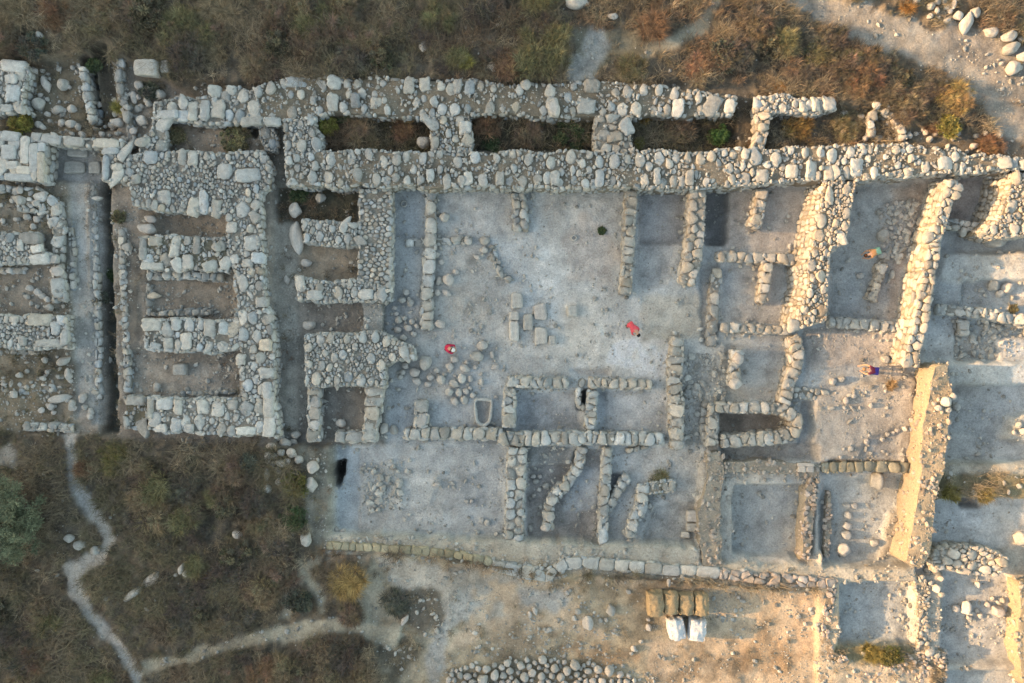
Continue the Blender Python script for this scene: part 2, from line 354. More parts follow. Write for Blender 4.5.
# south-east squares
paint([(818, 585), (920, 578), (930, 700), (818, 700)], 0.85, (0.30, 0.25, 0.185), 0.06, 0.8, 0.2)
paint([(836, 580), (916, 578), (912, 646), (834, 646)], -0.15, (0.29, 0.295, 0.285), 0, 0.6, 0.06)
paint([(834, 644), (912, 644), (925, 665), (832, 660)], 0.6, (0.2, 0.17, 0.1), 0.5, 0.6, 0.2)
paint([(916, 576), (945, 574), (940, 668), (916, 665)], 0.55, (0.29, 0.27, 0.235), 0.02, 0.9, 0.1)
paint([(940, 578), (1008, 580), (1014, 600), (1008, 668), (940, 666)], -0.1, (0.285, 0.285, 0.275), 0, 0.9, 0.1)
paint([(940, 664), (1060, 664), (1060, 672), (940, 672)], 0.5, (0.29, 0.27, 0.235), 0.02, 0.5, 0.1)
paint([(940, 672), (1060, 672), (1060, 720), (940, 720)], 0.0, (0.295, 0.29, 0.27), 0.0, 0.5, 0.1)
# south-west grass with paths
paint([(-80, 432), (300, 446), (325, 480), (326, 560), (372, 560), (356, 600), (380, 660), (380, 720), (-80, 720)], 0.9, VSOIL, 1.0, 0.05, 0.4)
paint([(300, 446), (330, 446), (328, 545), (312, 545), (300, 490)], 0.75, (0.2, 0.18, 0.14), 0.25, 0.5, 0.3)
PW = [(71, 432), (73, 480), (92, 512), (111, 540), (100, 556), (70, 570), (76, 592), (92, 616), (122, 648), (142, 690)]
paint(strip(PW, [11, 11, 15, 13, 18, 20, 16, 12, 12, 12]), 0.85, PATH, 0, 0.15, 0.25)
paint(strip([(140, 668), (190, 658), (240, 642), (300, 630), (345, 624), (400, 640)], [14, 14, 14, 16, 20, 26]), 0.85, (0.27, 0.24, 0.18), 0.02, 0.5, 0.4)
paint(strip([(283, 620), (290, 600), (304, 570), (318, 556)], [8, 8, 8, 10]), 0.85, (0.25, 0.225, 0.17), 0.04, 0.3, 0.4)
paint(strip([(300, 560), (318, 590), (322, 612)], [8, 8, 8]), 0.85, (0.25, 0.225, 0.17), 0.04, 0.3, 0.4)
paint(ell(8, 460, 13, 13), 0.9, (0.22, 0.205, 0.18), 0.1, 0.6, 0.8)

def blur(A, n=1):
    for _ in range(n):
        A = (np.roll(A, 1, 0) + np.roll(A, -1, 0) + np.roll(A, 1, 1) + np.roll(A, -1, 1) + 2 * A) / 6
    return A
HZ = blur(HZ, 2)
VC = blur(VC, 3)
HZ += (fbm(CX * 1.3, CY * 1.3, 37, 4) - .5) * (0.12 + 0.45 * np.clip(VG, 0, 1))
HZ += (fbm(CX * .5, CY * .5, 31, 4) - .5) * 0.16 + (FINE - .5) * (0.05 + 0.16 * np.clip(VG, 0, 1))
tint = fbm(CX * .35, CY * .35, 41, 4)[..., None]; tint2 = fbm(CX * 1.6, CY * 1.6, 47, 4)[..., None]
tint3 = np.abs(fbm(CX * .55 + 7, CY * .55, 133, 5)[..., None] - .5)
VC *= (0.74 + 0.56 * tint) * (0.74 + 0.54 * tint2) * (1.07 - np.clip(0.05 - tint3, 0, .05) * 3.2)
warm = (fbm(CX * .22, CY * .22, 55, 3)[..., None] - .5)
VC *= 1 + warm * np.array([0.18, 0.02, -0.18])
lum = VC.mean(-1, keepdims=True); VC = VC * np.clip(0.85 + (lum - 0.10) * 3.0, 0.9, 1.32)
VC = np.clip(VC, 0.01, 0.6)

def gz(x, y):
    i = np.clip(np.round((np.asarray(x) - cx[0]) / G).astype(int), 0, len(cx) - 1)
    k = np.clip(np.round((np.asarray(y) - cy[0]) / G).astype(int), 0, len(cy) - 1)
    return HZ[k, i]

def gpx(px, py):
    """pixel -> point on the terrain"""
    z = 0.5
    for _ in range(4):
        x, y = W(px, py, z); z = float(gz(x, y))
    x, y = W(px, py, z); return x, y, float(gz(x, y))

def outer(c):
    g = []; d = 0.25; x = c
    while x < 900: g.append(x + d); x += d; d *= 1.15
    return np.array(g)
ox = outer(cx[-1]); oy = outer(cy[-1])
ox = np.unique(np.append(ox, [262.0, 300.0]))
gx = np.concatenate([-ox[::-1], cx, ox]); gy = np.concatenate([-oy[::-1], cy, oy])
GX, GY = np.meshgrid(gx, gy)
nx0, ny0 = len(ox), len(oy)
ii = np.clip(np.arange(len(gx)) - nx0, 0, len(cx) - 1); kk = np.clip(np.arange(len(gy)) - ny0, 0, len(cy) - 1)
TZ = HZ[np.ix_(kk, ii)].copy(); TC = VC[np.ix_(kk, ii)].copy()
dist = np.maximum(np.maximum(np.abs(GX) - cx[-1], np.abs(GY) - cy[-1]), 0)
k = np.clip(dist / 2.0, 0, 1); k = k * k * (3 - 2 * k)
TZ = TZ * (1 - k) + (1.0 + (fbm(GX * .05, GY * .05, 61, 4) - .5) * 1.5) * k
TC = TC * (1 - k[..., None]) + np.array([0.14, 0.115, 0.075]) * k[..., None]
# unseen ridge added in the west, shaped to shade the gate from low sun
rw = np.clip((-GX - 120) / 140, 0, 1); rw = rw * rw * (3 - 2 * rw)
ridge = 78.7 + 2.2 * (fbm(GX * .01 + 3, GY * .08, 71, 3) - .5) * 2 + 5.6 * np.exp(-((GY - 3.5) / 11.0) ** 2) + 2.6 * np.clip((GY - 11) / 5, 0, 1)
fall = 1 - np.clip((-GX - 380) / 400, 0, 1)
TZ += rw * ridge * (0.3 + 0.7 * fall)
sh = TZ.shape
idx = np.arange(sh[0] * sh[1]).reshape(sh)
F = np.stack([idx[:-1, :-1], idx[:-1, 1:], idx[1:, 1:], idx[1:, :-1]], -1).reshape(-1, 4)
mb = MB(); mb.add_same(np.stack([GX, GY, TZ], -1).reshape(-1, 3), F, TC.reshape(-1, 3))
tag(mb.build('ground', SOIL), kind='structure')

# ------------------------------------------------------------------ masonry
def chaikin(P, q=0.22):
    Q = np.roll(P, -1, 0); out = np.empty((len(P) * 2, 2)); out[0::2] = P * (1 - q) + Q * q; out[1::2] = P * q + Q * (1 - q); return out

def resample(P, n):
    Q = np.concatenate([P, P[:1]]); d = np.concatenate([[0], np.cumsum(np.hypot(*np.diff(Q, axis=0).T))])
    if d[-1] < 1e-6: return None
    t = np.linspace(0, d[-1], n, endpoint=False)
    return np.stack([np.interp(t, d, Q[:, 0]), np.interp(t, d, Q[:, 1])], 1)

FC = {}
def ring_faces(n, rings):
    if (n, rings) not in FC:
        f = []
        for r in range(rings - 1):
            for i in range(n): f.append((r * n + i, r * n + (i + 1) % n, (r + 1) * n + (i + 1) % n, (r + 1) * n + i))
        t = rings * n; r = (rings - 1) * n
        for i in range(n): f.append((r + i, r + (i + 1) % n, t))
        FC[(n, rings)] = f
    return FC[(n, rings)]

def stone(mb, cell, h, depth, O, U, V, N, col, rng, n=11, gap=0.025, square=0.0, rnd=False):
    P = np.asarray(cell, float)
    c = P.mean(0); D = P - c; rad = np.hypot(*D.T).mean()
    if rad < 0.03: return
    gap = min(gap, 0.11 * rad + 0.004)
    P = c + D * max(0.4, 1 - gap / rad)
    P = chaikin(P, (0.24 if rnd else 0.17) if square < .5 else 0.05)
    if rnd: P = chaikin(P, 0.24)
    qs = 0.25 if square > .5 else 1.0
    P = resample(P, n)
    if P is None: return
    c = P.mean(0); D = P - c
    D = D * (1 + rng.normal(0, 0.06 * qs, (n, 1)))
    e = min(rad * 0.38, 0.13) if square < .5 else min(rad * .2, .06)
    tx, ty = rng.normal(0, 0.15 * qs, 2)
    rings = [(1.0, -depth), (1.03, h - e), (0.94, h - 0.36 * e), (0.76 if square < .5 else 0.86, h - 0.015)]
    vs_ = []
    for s_, z_ in rings:
        q = D * s_ * (1 + rng.normal(0, 0.04 * qs, (n, 1)))
        zz = z_ + (q[:, 0] * tx + q[:, 1] * ty) * (1 if z_ > -depth + 1e-6 else 0) + rng.normal(0, 0.02 * qs * min(1, rad * 4), n)
        vs_.append(np.column_stack([c + q, zz]))
    vs_.append(np.array([[c[0], c[1], h + rng.uniform(-0.01, 0.05) * min(1, rad * 2.5)]]))
    L = np.concatenate(vs_)
    Wd = O + L[:, :1] * U + L[:, 1:2] * V + L[:, 2:] * N
    mb.add(Wd, ring_faces(n, 4), col)

def clip(poly, ax, ay, c):
    """keep ax*x+ay*y<=c"""
    out = []; n = len(poly)
    for i in range(n):
        p = poly[i]; q = poly[(i + 1) % n]
        dp = ax * p[0] + ay * p[1] - c; dq = ax * q[0] + ay * q[1] - c
        if dp <= 0: out.append(p)
        if (dp < 0 < dq) or (dq < 0 < dp):
            t = dp / (dp - dq); out.append((p[0] + (q[0] - p[0]) * t, p[1] + (q[1] - p[1]) * t))
    return out

def seg_dist(P, poly):
    """for points P: list of (dist, mirror) arrays per edge"""
    A = poly; B = np.roll(poly, -1, 0); res = []
    for a_, b_ in zip(A, B):
        ab = b_ - a_; L2 = ab @ ab
        if L2 < 1e-9: continue
        t = np.clip(((P - a_) @ ab) / L2, 0, 1); f = a_ + t[:, None] * ab
        res.append((np.hypot(*(P - f).T), 2 * f - P))
    return res

def power_cells(seeds, rad, poly, lim=1.75, ghosts=None):
    n = len(seeds)
    gs, gr = [seeds], [rad]
    if ghosts is not None and len(ghosts): gs.append(ghosts); gr.append(np.full(len(ghosts), 0.10))
    for d, m in seg_dist(seeds, poly):
        k = (d < 2.0 * rad)
        if k.any():
            mm = m[k]; o = ~in_poly(mm[:, 0], mm[:, 1], poly)
            gs.append(mm[o]); gr.append(rad[k][o])
    A = np.concatenate(gs); r = np.concatenate(gr)
    out = []
    for i in range(n):
        p = A[i]; d2 = ((A - p) ** 2).sum(1); d2[i] = 1e9
        near = np.argsort(d2)[:18]
        b = lim * rad[i]
        cell = [(p[0] - b, p[1] - b), (p[0] + b, p[1] - b), (p[0] + b, p[1] + b), (p[0] - b, p[1] + b)]
        for j in near:
            if d2[j] > (b * 1.5 + r[j] * 2) ** 2 or d2[j] < 1e-8: continue
            q = A[j]; ax, ay = 2 * (q[0] - p[0]), 2 * (q[1] - p[1])
            cc = (q @ q - p @ p) - 0.55 * (r[j] ** 2 - r[i] ** 2)
            cell = clip(cell, ax, ay, cc)
            if len(cell) < 3: break
        out.append(cell if len(cell) >= 3 else None)
    return out

def darts(poly, sizes, rng, edge=True):
    """variable-radius dart throwing; sizes = [(rmin, rmax, where)] big first; where 'e' = along the outline, 'f' = anywhere"""
    P = np.zeros((0, 2)); Rr = np.zeros(0)
    x0, y0 = poly.min(0); x1, y1 = poly.max(0)
    area = 0.5 * abs(np.dot(poly[:, 0], np.roll(poly[:, 1], -1)) - np.dot(poly[:, 1], np.roll(poly[:, 0], -1)))
    B = np.roll(poly, -1, 0); L = np.hypot(*(B - poly).T); cum = np.cumsum(L)
    for rmin, rmax, where in sizes:
        rm = (rmin + rmax) / 2
        tries = int((L.sum() / rm * 5) if where == 'e' else (area / (rm * rm) * 3)) + 4
        m = min(tries, 6000); r = rng.uniform(rmin, rmax, m)
        if where == 'e':
            e_ = rng.choice(len(poly), m, p=L / cum[-1]); D_ = (B - poly)[e_]; d = D_ / np.maximum(L[e_], 1e-6)[:, None]
            nrm = np.column_stack([-d[:, 1], d[:, 0]]); c = poly[e_] + D_ * rng.random((m, 1))
            q = c + nrm * r[:, None] * .92; o = in_poly(q[:, 0], q[:, 1], poly); q[~o] = (c - nrm * r[:, None] * .92)[~o]
        else:
            q = np.column_stack([rng.uniform(x0, x1, m), rng.uniform(y0, y1, m)])
        ok = in_poly(q[:, 0], q[:, 1], poly); q, r = q[ok], r[ok]
        if where == 'f' and len(q):
            ok = np.min([d_ for d_, _ in seg_dist(q, poly)], axis=0) > r * 0.6; q, r = q[ok], r[ok]
        for p, r_ in zip(q, r):
            if len(P) and (np.hypot(*(P - p).T) < 0.86 * (Rr + r_)).any(): continue
            P = np.concatenate([P, p[None]]); Rr = np.append(Rr, r_)
    return P, Rr

BASE = {'grey': (0.425, 0.415, 0.38), 'pale': (0.47, 0.455, 0.415), 'warm': (0.43, 0.395, 0.34), 'pink': (0.43, 0.37, 0.32), 'dull': (0.36, 0.35, 0.32)}  # warm: low sun's tint put into the stone colour of eastern walls
SIZES = {
    'gate':   [(0.36, 0.6, 'e'), (0.24, 0.36, 'e'), (0.3, 0.46, 'f'), (0.18, 0.28, 'f'), (0.1, 0.15, 'f'), (0.055, 0.08, 'f')],
    'rubble': [(0.28, 0.5, 'e'), (0.24, 0.42, 'f'), (0.11, 0.2, 'f'), (0.06, 0.1, 'f'), (0.045, 0.065, 'f')],
    'small':  [(0.16, 0.24, 'e'), (0.13, 0.2, 'f'), (0.08, 0.12, 'f')],
    'fine':   [(0.2, 0.3, 'e'), (0.1, 0.15, 'f'), (0.06, 0.09, 'f')],
    'earth':  [(0.12, 0.2, 'f'), (0.06, 0.1, 'f')],
    'boul':   [(0.34, 0.5, 'f'), (0.2, 0.28, 'f'), (0.1, 0.15, 'f')],
}
WALLN = 0; OUTL = []
_bm = bmesh.new(); bmesh.ops.create_icosphere(_bm, subdivisions=1, radius=1.0)
CHV = np.array([v.co for v in _bm.verts]); CHF = np.array([[v.index for v in f.verts] for f in _bm.faces]); _bm.free()
def chips(x, y, z, r, base, rng, name, parent=None, org=(0, 0, 0)):
    """many small angular stones in one mesh"""
    n = len(x); ang = rng.uniform(0, 6.28, n); ca, sa = np.cos(ang), np.sin(ang)
    v = CHV[None] * (1 + rng.normal(0, 0.16, (n, len(CHV), 1)))
    v = v * np.stack([r * rng.uniform(.8, 1.4, n), r * rng.uniform(.65, 1.0, n), r * rng.uniform(.5, .8, n)], 1)[:, None, :]
    vx = v[..., 0] * ca[:, None] - v[..., 1] * sa[:, None]; vy = v[..., 0] * sa[:, None] + v[..., 1] * ca[:, None]
    V_ = np.stack([vx + x[:, None], vy + y[:, None], v[..., 2] + (z + r * .25)[:, None]], -1).reshape(-1, 3)
    F_ = (CHF[None] + (np.arange(n) * len(CHV))[:, None, None]).reshape(-1, 3)
    c = np.array(base) * np.clip(rng.normal(0.97, 0.18, (n, 1)), .5, 1.4)
    m = MB(); m.add_same(V_, F_, np.repeat(c, len(CHV), 0))
    return tag(m.build(name, STONE, parent, org, smooth=False), kind='stuff')
def wall(label, poly=None, line=None, w=None, z0=-0.3, z1=1.0, style='rubble', tone='grey', rows=1, sp=0.62, drop=0.0,
         cat='wall', name='stone_wall', core=(0.27, 0.25, 0.21), group=None, blocks=(), ragged=0.10, square=0.0, face=True, cracks=0.02, batter=0.0):
    global WALLN; WALLN += 1
    rng = np.random.default_rng(100 + WALLN * 13)
    zz = z1
    if line is not None: outline = strip(line, w)
    else: outline = np.array(poly, float)
    P = wpoly(outline, zz)
    rg_ = 0.2 if style == 'earth' else (0.24 if style in ('rubble', 'gate', 'fine', 'boul') and square < .5 else 0.0)
    if rg_:
        Q_ = []
        for a_, b_ in zip(P, np.roll(P, -1, 0)):
            n_ = max(1, int(np.hypot(*(b_ - a_)) / 0.7))
            for t_ in range(n_): Q_.append(a_ + (b_ - a_) * t_ / n_)
        P = np.array(Q_); P = P + np.column_stack([fbm(P[:, 0] * 1.3, P[:, 1] * 1.3, 181, 2) - .5, fbm(P[:, 0] * 1.3, P[:, 1] * 1.3, 187, 2) - .5]) * rg_ * 2
    OUTL.append((P.copy(), z0, z1))
    ar = np.dot(P[:, 0], np.roll(P[:, 1], -1)) - np.dot(P[:, 1], np.roll(P[:, 0], -1))
    if ar < 0: P = P[::-1].copy()
    cen = P.mean(0); org = (float(cen[0]), float(cen[1]), z0)
    root = thing(name, label, cat, org, group); root['kind'] = 'thing'
    base = np.array(BASE[tone]) if isinstance(tone, str) else np.array(tone)
    # earth core, subdivided outline with a rough top
    mb = MB()
    ring = []
    for a_, b_ in zip(P, np.roll(P, -1, 0)):
        L = np.hypot(*(b_ - a_)); n = max(1, int(L / 0.45))
        for t in range(n): ring.append(a_ + (b_ - a_) * t / n)
    ring = np.array(ring); nxt = np.roll(ring, -1, 0) - np.roll(ring, 1, 0)
    nr = np.stack([nxt[:, 1], -nxt[:, 0]], 1); nr /= np.maximum(np.hypot(*nr.T)[:, None], 1e-6)
    ins = ring - nr * (0.06 + rng.uniform(0, 0.05, (len(ring), 1)))
    n = len(ring)
    dz = lambda X, Y: (fbm(X * .9 + WALLN * 7.1, Y * .9, 81, 3) - .5) * 2 * ragged
    low = np.column_stack([ins + nr * (0.05 + batter * np.clip(-nr[:, :1], 0, 1)), np.full(n, z0 - 0.35)])
    tz = lambda X, Y: z1 - 0.13 + dz(X, Y) + (fbm(X * 3.5, Y * 3.5, 83, 3) - .5) * (0.22 if style == 'earth' else 0.1)
    gs_ = 0.22
    qx, qy = np.meshgrid(np.arange(P[:, 0].min(), P[:, 0].max(), gs_), np.arange(P[:, 1].min(), P[:, 1].max(), gs_))
    q = np.column_stack([qx.ravel(), qy.ravel()]) + rng.normal(0, .04, (qx.size, 2))
    q = q[in_poly(q[:, 0], q[:, 1], ins)]
    if len(q): q = q[np.min([d_ for d_, _ in seg_dist(q, ins)], axis=0) > 0.09]
    cd = delaunay_2d_cdt([Vector(p) for p in np.concatenate([ins, q])], [(i, (i + 1) % n) for i in range(n)], [], 1, 1e-5)
    tv = np.array([tuple(p) for p in cd[0]]); tf = [tuple(f) for f in cd[2]]
    if not tf: tv, tf = ins, [tuple(range(n))]
    mid_ = (low * .5 + np.column_stack([ins, tz(ins[:, 0], ins[:, 1])]) * .5); mid_[:, :2] += nr * rng.normal(0, .045, (n, 1))
    top = np.column_stack([ins, tz(ins[:, 0], ins[:, 1])])
    faces = [(r * n + i, r * n + (i + 1) % n, (r + 1) * n + (i + 1) % n, (r + 1) * n + i) for r in (0, 1) for i in range(n)]
    ccol = lambda V_: np.array(core) * (0.8 + 0.4 * fbm(V_[:, 0] * 1.4, V_[:, 1] * 1.4 + V_[:, 2], 85, 3)[:, None])
    sv_ = np.concatenate([low, mid_, top]); mb.add(sv_, faces, ccol(sv_))
    tt = np.column_stack([tv, tz(tv[:, 0], tv[:, 1])]); mb.add(tt, tf, ccol(tt))
    mb.build('earth_core', SOIL, root, org, smooth=True)
    # top course
    stretch = np.array([0.9, 1.22]) if style in ('rubble', 'gate', 'fine') else np.array([1.1, 0.9])
    if line is not None and style == 'row':
        LN = wpoly(line, zz); d = np.concatenate([[0], np.cumsum(np.hypot(*np.diff(LN, axis=0).T))])
        ws = np.array(w if isinstance(w, (list, tuple)) else [w] * len(line), float) / S
        sd, rd = [], []
        for r_ in range(rows):
            t = rng.uniform(0.1, 0.3)
            while t < d[-1]:
                f = t; wd = np.interp(f, d, ws)
                step = sp * rng.uniform(0.6, 1.42)
                x = np.interp(f, d, LN[:, 0]); y = np.interp(f, d, LN[:, 1])
                i = min(np.searchsorted(d, f, 'right'), len(d) - 1); T = LN[i] - LN[i - 1]; T = T / max(np.hypot(*T), 1e-6)
                lat = ((r_ + 0.5) / rows - 0.5) * wd + rng.normal(0, 0.05 if square > .5 else 0.09)
                sd.append((x - T[1] * lat, y + T[0] * lat)); rd.append(0.5 * min(step, wd / rows * 1.1) * rng.uniform(0.7, 1.12))
                t += step
        seeds, rad = np.array(sd), np.array(rd); lim = 2.6; stretch = np.ones(2)
    else:
        seeds, rad = darts(P / stretch, SIZES[style], rng); lim = 1.9; seeds = (seeds + rng.normal(0, 0.2, seeds.shape) * rad[:, None])
    # explicit big blocks (pixel cx, cy, w, h, rotation deg) push others away
    bl = []
    for (bx, by, bw, bh, br) in blocks:
        c = np.array(W(bx, by, zz)); ca, sa = math.cos(math.radians(-br)), math.sin(math.radians(-br))
        jj = rng.uniform(.84, 1.06, (6, 2)) if square <= .5 else rng.uniform(.97, 1.03, (6, 2))
        q = np.array([(-bw, -bh), (0, -bh * 1.08), (bw, -bh), (bw, bh), (0, bh * 1.08), (-bw, bh)]) * jj / 2 / S * (H - zz) / H
        bl.append(np.array([(c[0] + x * ca - y * sa, c[1] + x * sa + y * ca) for x, y in q]))
    mbt = MB(); U, V, N = np.eye(3)
    def scol(v=1.0):
        k = rng.normal(1, 0.145) * v; h = rng.normal(0, 0.035)
        return np.clip(base * k * (1 + np.array([h, 0, -h * 1.3])), 0.05, 0.72)
    if len(seeds):
        keep = np.ones(len(seeds), bool)
        for b_ in bl: keep &= ~in_poly(seeds[:, 0] * stretch[0], seeds[:, 1] * stretch[1], b_)
        seeds, rad = seeds[keep], rad[keep]
        if len(seeds):
            gh = [b_.mean(0) + (b_[:, None][k] - b_.mean(0)) * f for b_ in bl for k in range(6) for f in (.82,)]
            gh += [(b_[k] * (1 - t) + b_[(k + 1) % 6] * t - b_.mean(0)) * .82 + b_.mean(0) for b_ in bl for k in range(6) for t in (.33, .66)]
            gh = np.array([np.ravel(g_) for g_ in gh]) if gh else None
            for cell, p, r_ in zip(power_cells(seeds, rad, P / stretch, lim, gh / stretch if gh is not None else None), seeds * stretch, rad):
                if cell is None or rng.random() < drop * (1.5 if r_ < .2 else .35): continue
                cell = np.array(cell) * stretch
                for b_ in bl:
                    pass
                h = float(dz(p[0], p[1])) * (1 if square < .5 else .3) + rng.normal(0, 0.05 if square < .5 else .015) + (r_ - 0.2) * 0.12
                stone(mbt, cell, h, 0.22, np.array([0, 0, z1]), U, V, N, scol(0.9 if r_ < 0.12 else 1), rng, n=12 if r_ > 0.2 else 8, gap=cracks + 0.012 * rng.random(), square=square, rnd=style == 'row' and rng.random() < .75)
    if style == 'earth': mbt.build('gravel', STONE, root, org)['kind'] = 'stuff'
    else: mbt.build('top_course', STONE, root, org)
    for b_ in bl:
        m2 = MB(); stone(m2, b_, float(rng.uniform(0.05, 0.14)), 0.3, np.array([0, 0, z1]), U, V, N, scol(1.05), rng, n=20, gap=0.03, square=square if square > .5 else 0.3)
        m2.build('large_block', STONE, root, org)
    if style in ('rubble', 'gate', 'fine', 'boul', 'row') and square < .5:
        ca_ = 0.5 * abs(np.dot(P[:, 0], np.roll(P[:, 1], -1)) - np.dot(P[:, 1], np.roll(P[:, 0], -1)))
        nf = int(ca_ * (15 if style != 'row' else 12)); x0_, y0_ = P.min(0); x1_, y1_ = P.max(0)
        q = np.column_stack([rng.uniform(x0_, x1_, nf * 3), rng.uniform(y0_, y1_, nf * 3)]); q = q[in_poly(q[:, 0], q[:, 1], P)][:nf]
        if len(q):
            chips(q[:, 0], q[:, 1], z1 - 0.03 + dz(q[:, 0], q[:, 1]), 0.03 * np.exp(rng.exponential(0.5, len(q))).clip(1, 4.2), base, rng, 'rubble_fill', root, org)
    if style == 'earth':
        nf = int(26 * 0.5 * abs(np.dot(P[:, 0], np.roll(P[:, 1], -1)) - np.dot(P[:, 1], np.roll(P[:, 0], -1))) + 5); x0_, y0_ = P.min(0); x1_, y1_ = P.max(0)
        q = np.column_stack([rng.uniform(x0_, x1_, nf * 3), rng.uniform(y0_, y1_, nf * 3)]); q = q[in_poly(q[:, 0], q[:, 1], P)][:nf]
        ei = rng.integers(0, n, int(n * 0.45 * 9 * (z1 - z0))); t_ = rng.random(len(ei))[:, None]; f_ = rng.random(len(ei)) * .85
        sidep = low[ei] * (1 - t_) + low[(ei + 1) % n] * t_; topp = top[ei] * (1 - t_) + top[(ei + 1) % n] * t_; sp_ = sidep * (1 - f_[:, None]) + topp * f_[:, None]
        X_ = np.concatenate([q[:, 0], sp_[:, 0]]); Y_ = np.concatenate([q[:, 1], sp_[:, 1]]); Z_ = np.concatenate([tz(q[:, 0], q[:, 1]), sp_[:, 2]])
        chips(X_, Y_, Z_, 0.032 * np.exp(rng.exponential(0.6, len(X_))).clip(1, 5.5), np.array(core) * .3 + base * .7, rng, 'embedded_chips', root, org)
    # side faces in rough courses
    if face:
        mbs = MB(); hh = z1 - z0 + 0.15
        for a_, b_ in zip(P, np.roll(P, -1, 0)):
            L = np.hypot(*(b_ - a_))
            if L < 0.25: continue
            T = (b_ - a_) / L; Nn = np.array([T[1], -T[0], 0.0]); Ud = np.array([T[0], T[1], 0.0]); Vd = np.array([0, 0, 1.0])
            bt = batter * max(0.0, -Nn[0]); O0 = np.array([a_[0], a_[1], z0 - 0.2]) + Nn * bt
            if bt > 0: Vd = np.array([0, 0, hh]) - Nn * bt; Vd = Vd / np.linalg.norm(Vd); Nn = np.cross(Ud, Vd)
            nc = max(1, int(round(hh / rng.uniform(0.34, 0.48)))); yb = np.linspace(0, hh, nc + 1)
            for r_ in range(nc):
                x = -rng.uniform(0, 0.3)
                while x < L - 0.1:
                    sw = rng.uniform(0.35, 0.85) if style in ('gate', 'row', 'boul') else rng.uniform(0.25, 0.6)
                    xa, xb = max(0.0, x), min(L, x + sw)
                    if xb - xa > 0.12 and rng.random() > drop:
                        j = lambda: rng.uniform(-0.03, 0.03)
                        cell = [(xa + j(), yb[r_] + j()), (xb + j(), yb[r_] + j()), (xb + j(), yb[r_ + 1] + j()), (xa + j(), yb[r_ + 1] + j())]
                        stone(mbs, cell, rng.uniform(-0.02, 0.07), 0.16, O0, Ud, Vd, Nn, scol(0.97), rng, n=8, gap=0.02)
                    x += sw
        mbs.build('side_face', STONE, root, org)
    return root

# --- casemate wall and its rooms
wall('broad outer casemate wall of two boulder rows along the northern scrub', [(256, 88), (286, 78), (345, 76), (400, 79), (470, 80), (512, 81), (600, 82), (660, 84), (738, 96), (734, 116), (640, 116), (512, 116), (400, 117), (330, 113), (300, 120), (256, 124)], z0=0.5, z1=1.75, style='rubble', tone='grey', drop=0.5, core=(0.215, 0.185, 0.14), ragged=0.2, cracks=0.035,
     blocks=[(297, 82, 26, 10, 2), (334, 82, 15, 13, 10), (409, 85, 12, 17, 5), (425, 84, 12, 14, -12), (332, 102, 12, 18, 0), (355, 100, 10, 15, 0), (376, 103, 13, 12, 0), (553, 107, 13, 20, -8), (586, 105, 21, 17, 0), (592, 86, 15, 14, 4), (678, 107, 13, 19, 0), (712, 106, 16, 20, 30), (730, 106, 11, 16, 0), (470, 87, 11, 15, 0), (457, 86, 10, 14, 5)])
wall('long inner casemate wall with upright header stones facing the courtyard', [(283, 153), (330, 149), (400, 151), (512, 151), (600, 151), (735, 149), (800, 147), (870, 142), (930, 146), (985, 154), (1060, 160), (1060, 171), (985, 171), (940, 173), (900, 176), (860, 179), (800, 182), (735, 186), (620, 188), (512, 188), (400, 187), (285, 186)], z0=-0.3, z1=1.85, style='rubble', tone='grey', drop=0.28, core=(0.23, 0.20, 0.155), ragged=0.15, cracks=0.03,
     blocks=[(657, 176, 8, 17, 0), (762, 175, 15, 14, 0), (792, 171, 13, 15, 0), (812, 170, 12, 19, 8), (829, 173, 12, 15, 0), (857, 168, 14, 18, 6), (945, 163, 16, 14, 0), (1005, 162, 14, 13, 0), (1030, 165, 22, 11, 4), (555, 178, 10, 16, 0), (600, 178, 10, 17, 0), (500, 178, 9, 14, 0), (430, 175, 9, 13, 0), (468, 178, 10, 14, 0), (690, 178, 9, 16, 0)])
wall('short cross wall of small rubble at the dark gap beside the gate tower', [(284, 118), (318, 112), (320, 152), (285, 156)], z0=0.3, z1=1.7, style='rubble')
wall('cross wall with a round boulder between the first two casemate rooms', [(431, 114), (470, 114), (472, 152), (429, 152)], z0=0.3, z1=1.7, style='rubble', drop=0.15, core=(0.2, 0.17, 0.12), blocks=[(465, 128, 13, 14, 0)])
wall('cross wall of lit boulders between the two middle casemate rooms', [(595, 114), (632, 114), (633, 152), (595, 152)], z0=0.3, z1=1.8, style='boul', tone='warm', drop=0.1, blocks=[(627, 127, 14, 17, -35), (615, 136, 16, 11, -10)])
wall('ruined cross wall of sunlit boulders closing the last casemate room', [(754, 108), (769, 106), (770, 130), (764, 150), (752, 150), (756, 130)], z0=0.5, z1=1.75, style='boul', tone='warm', drop=0.1)
wall('isolated piece of rubble wall beside the rusty bushes', [(757, 98), (768, 95), (785, 92), (800, 98), (836, 97), (838, 110), (810, 114), (790, 113), (768, 113)], z0=0.6, z1=1.8, style='rubble', tone='pale', blocks=[(830, 103, 14, 15, 0), (804, 106, 10, 14, 0), (816, 105, 9, 14, 0)])
wall('broken ring of small stones half buried in dry scrub', None, [(873, 136), (871, 118), (880, 108), (894, 116), (902, 128), (904, 140)], 8, z0=0.8, z1=1.35, style='row', sp=0.5, tone='warm', drop=0.2)
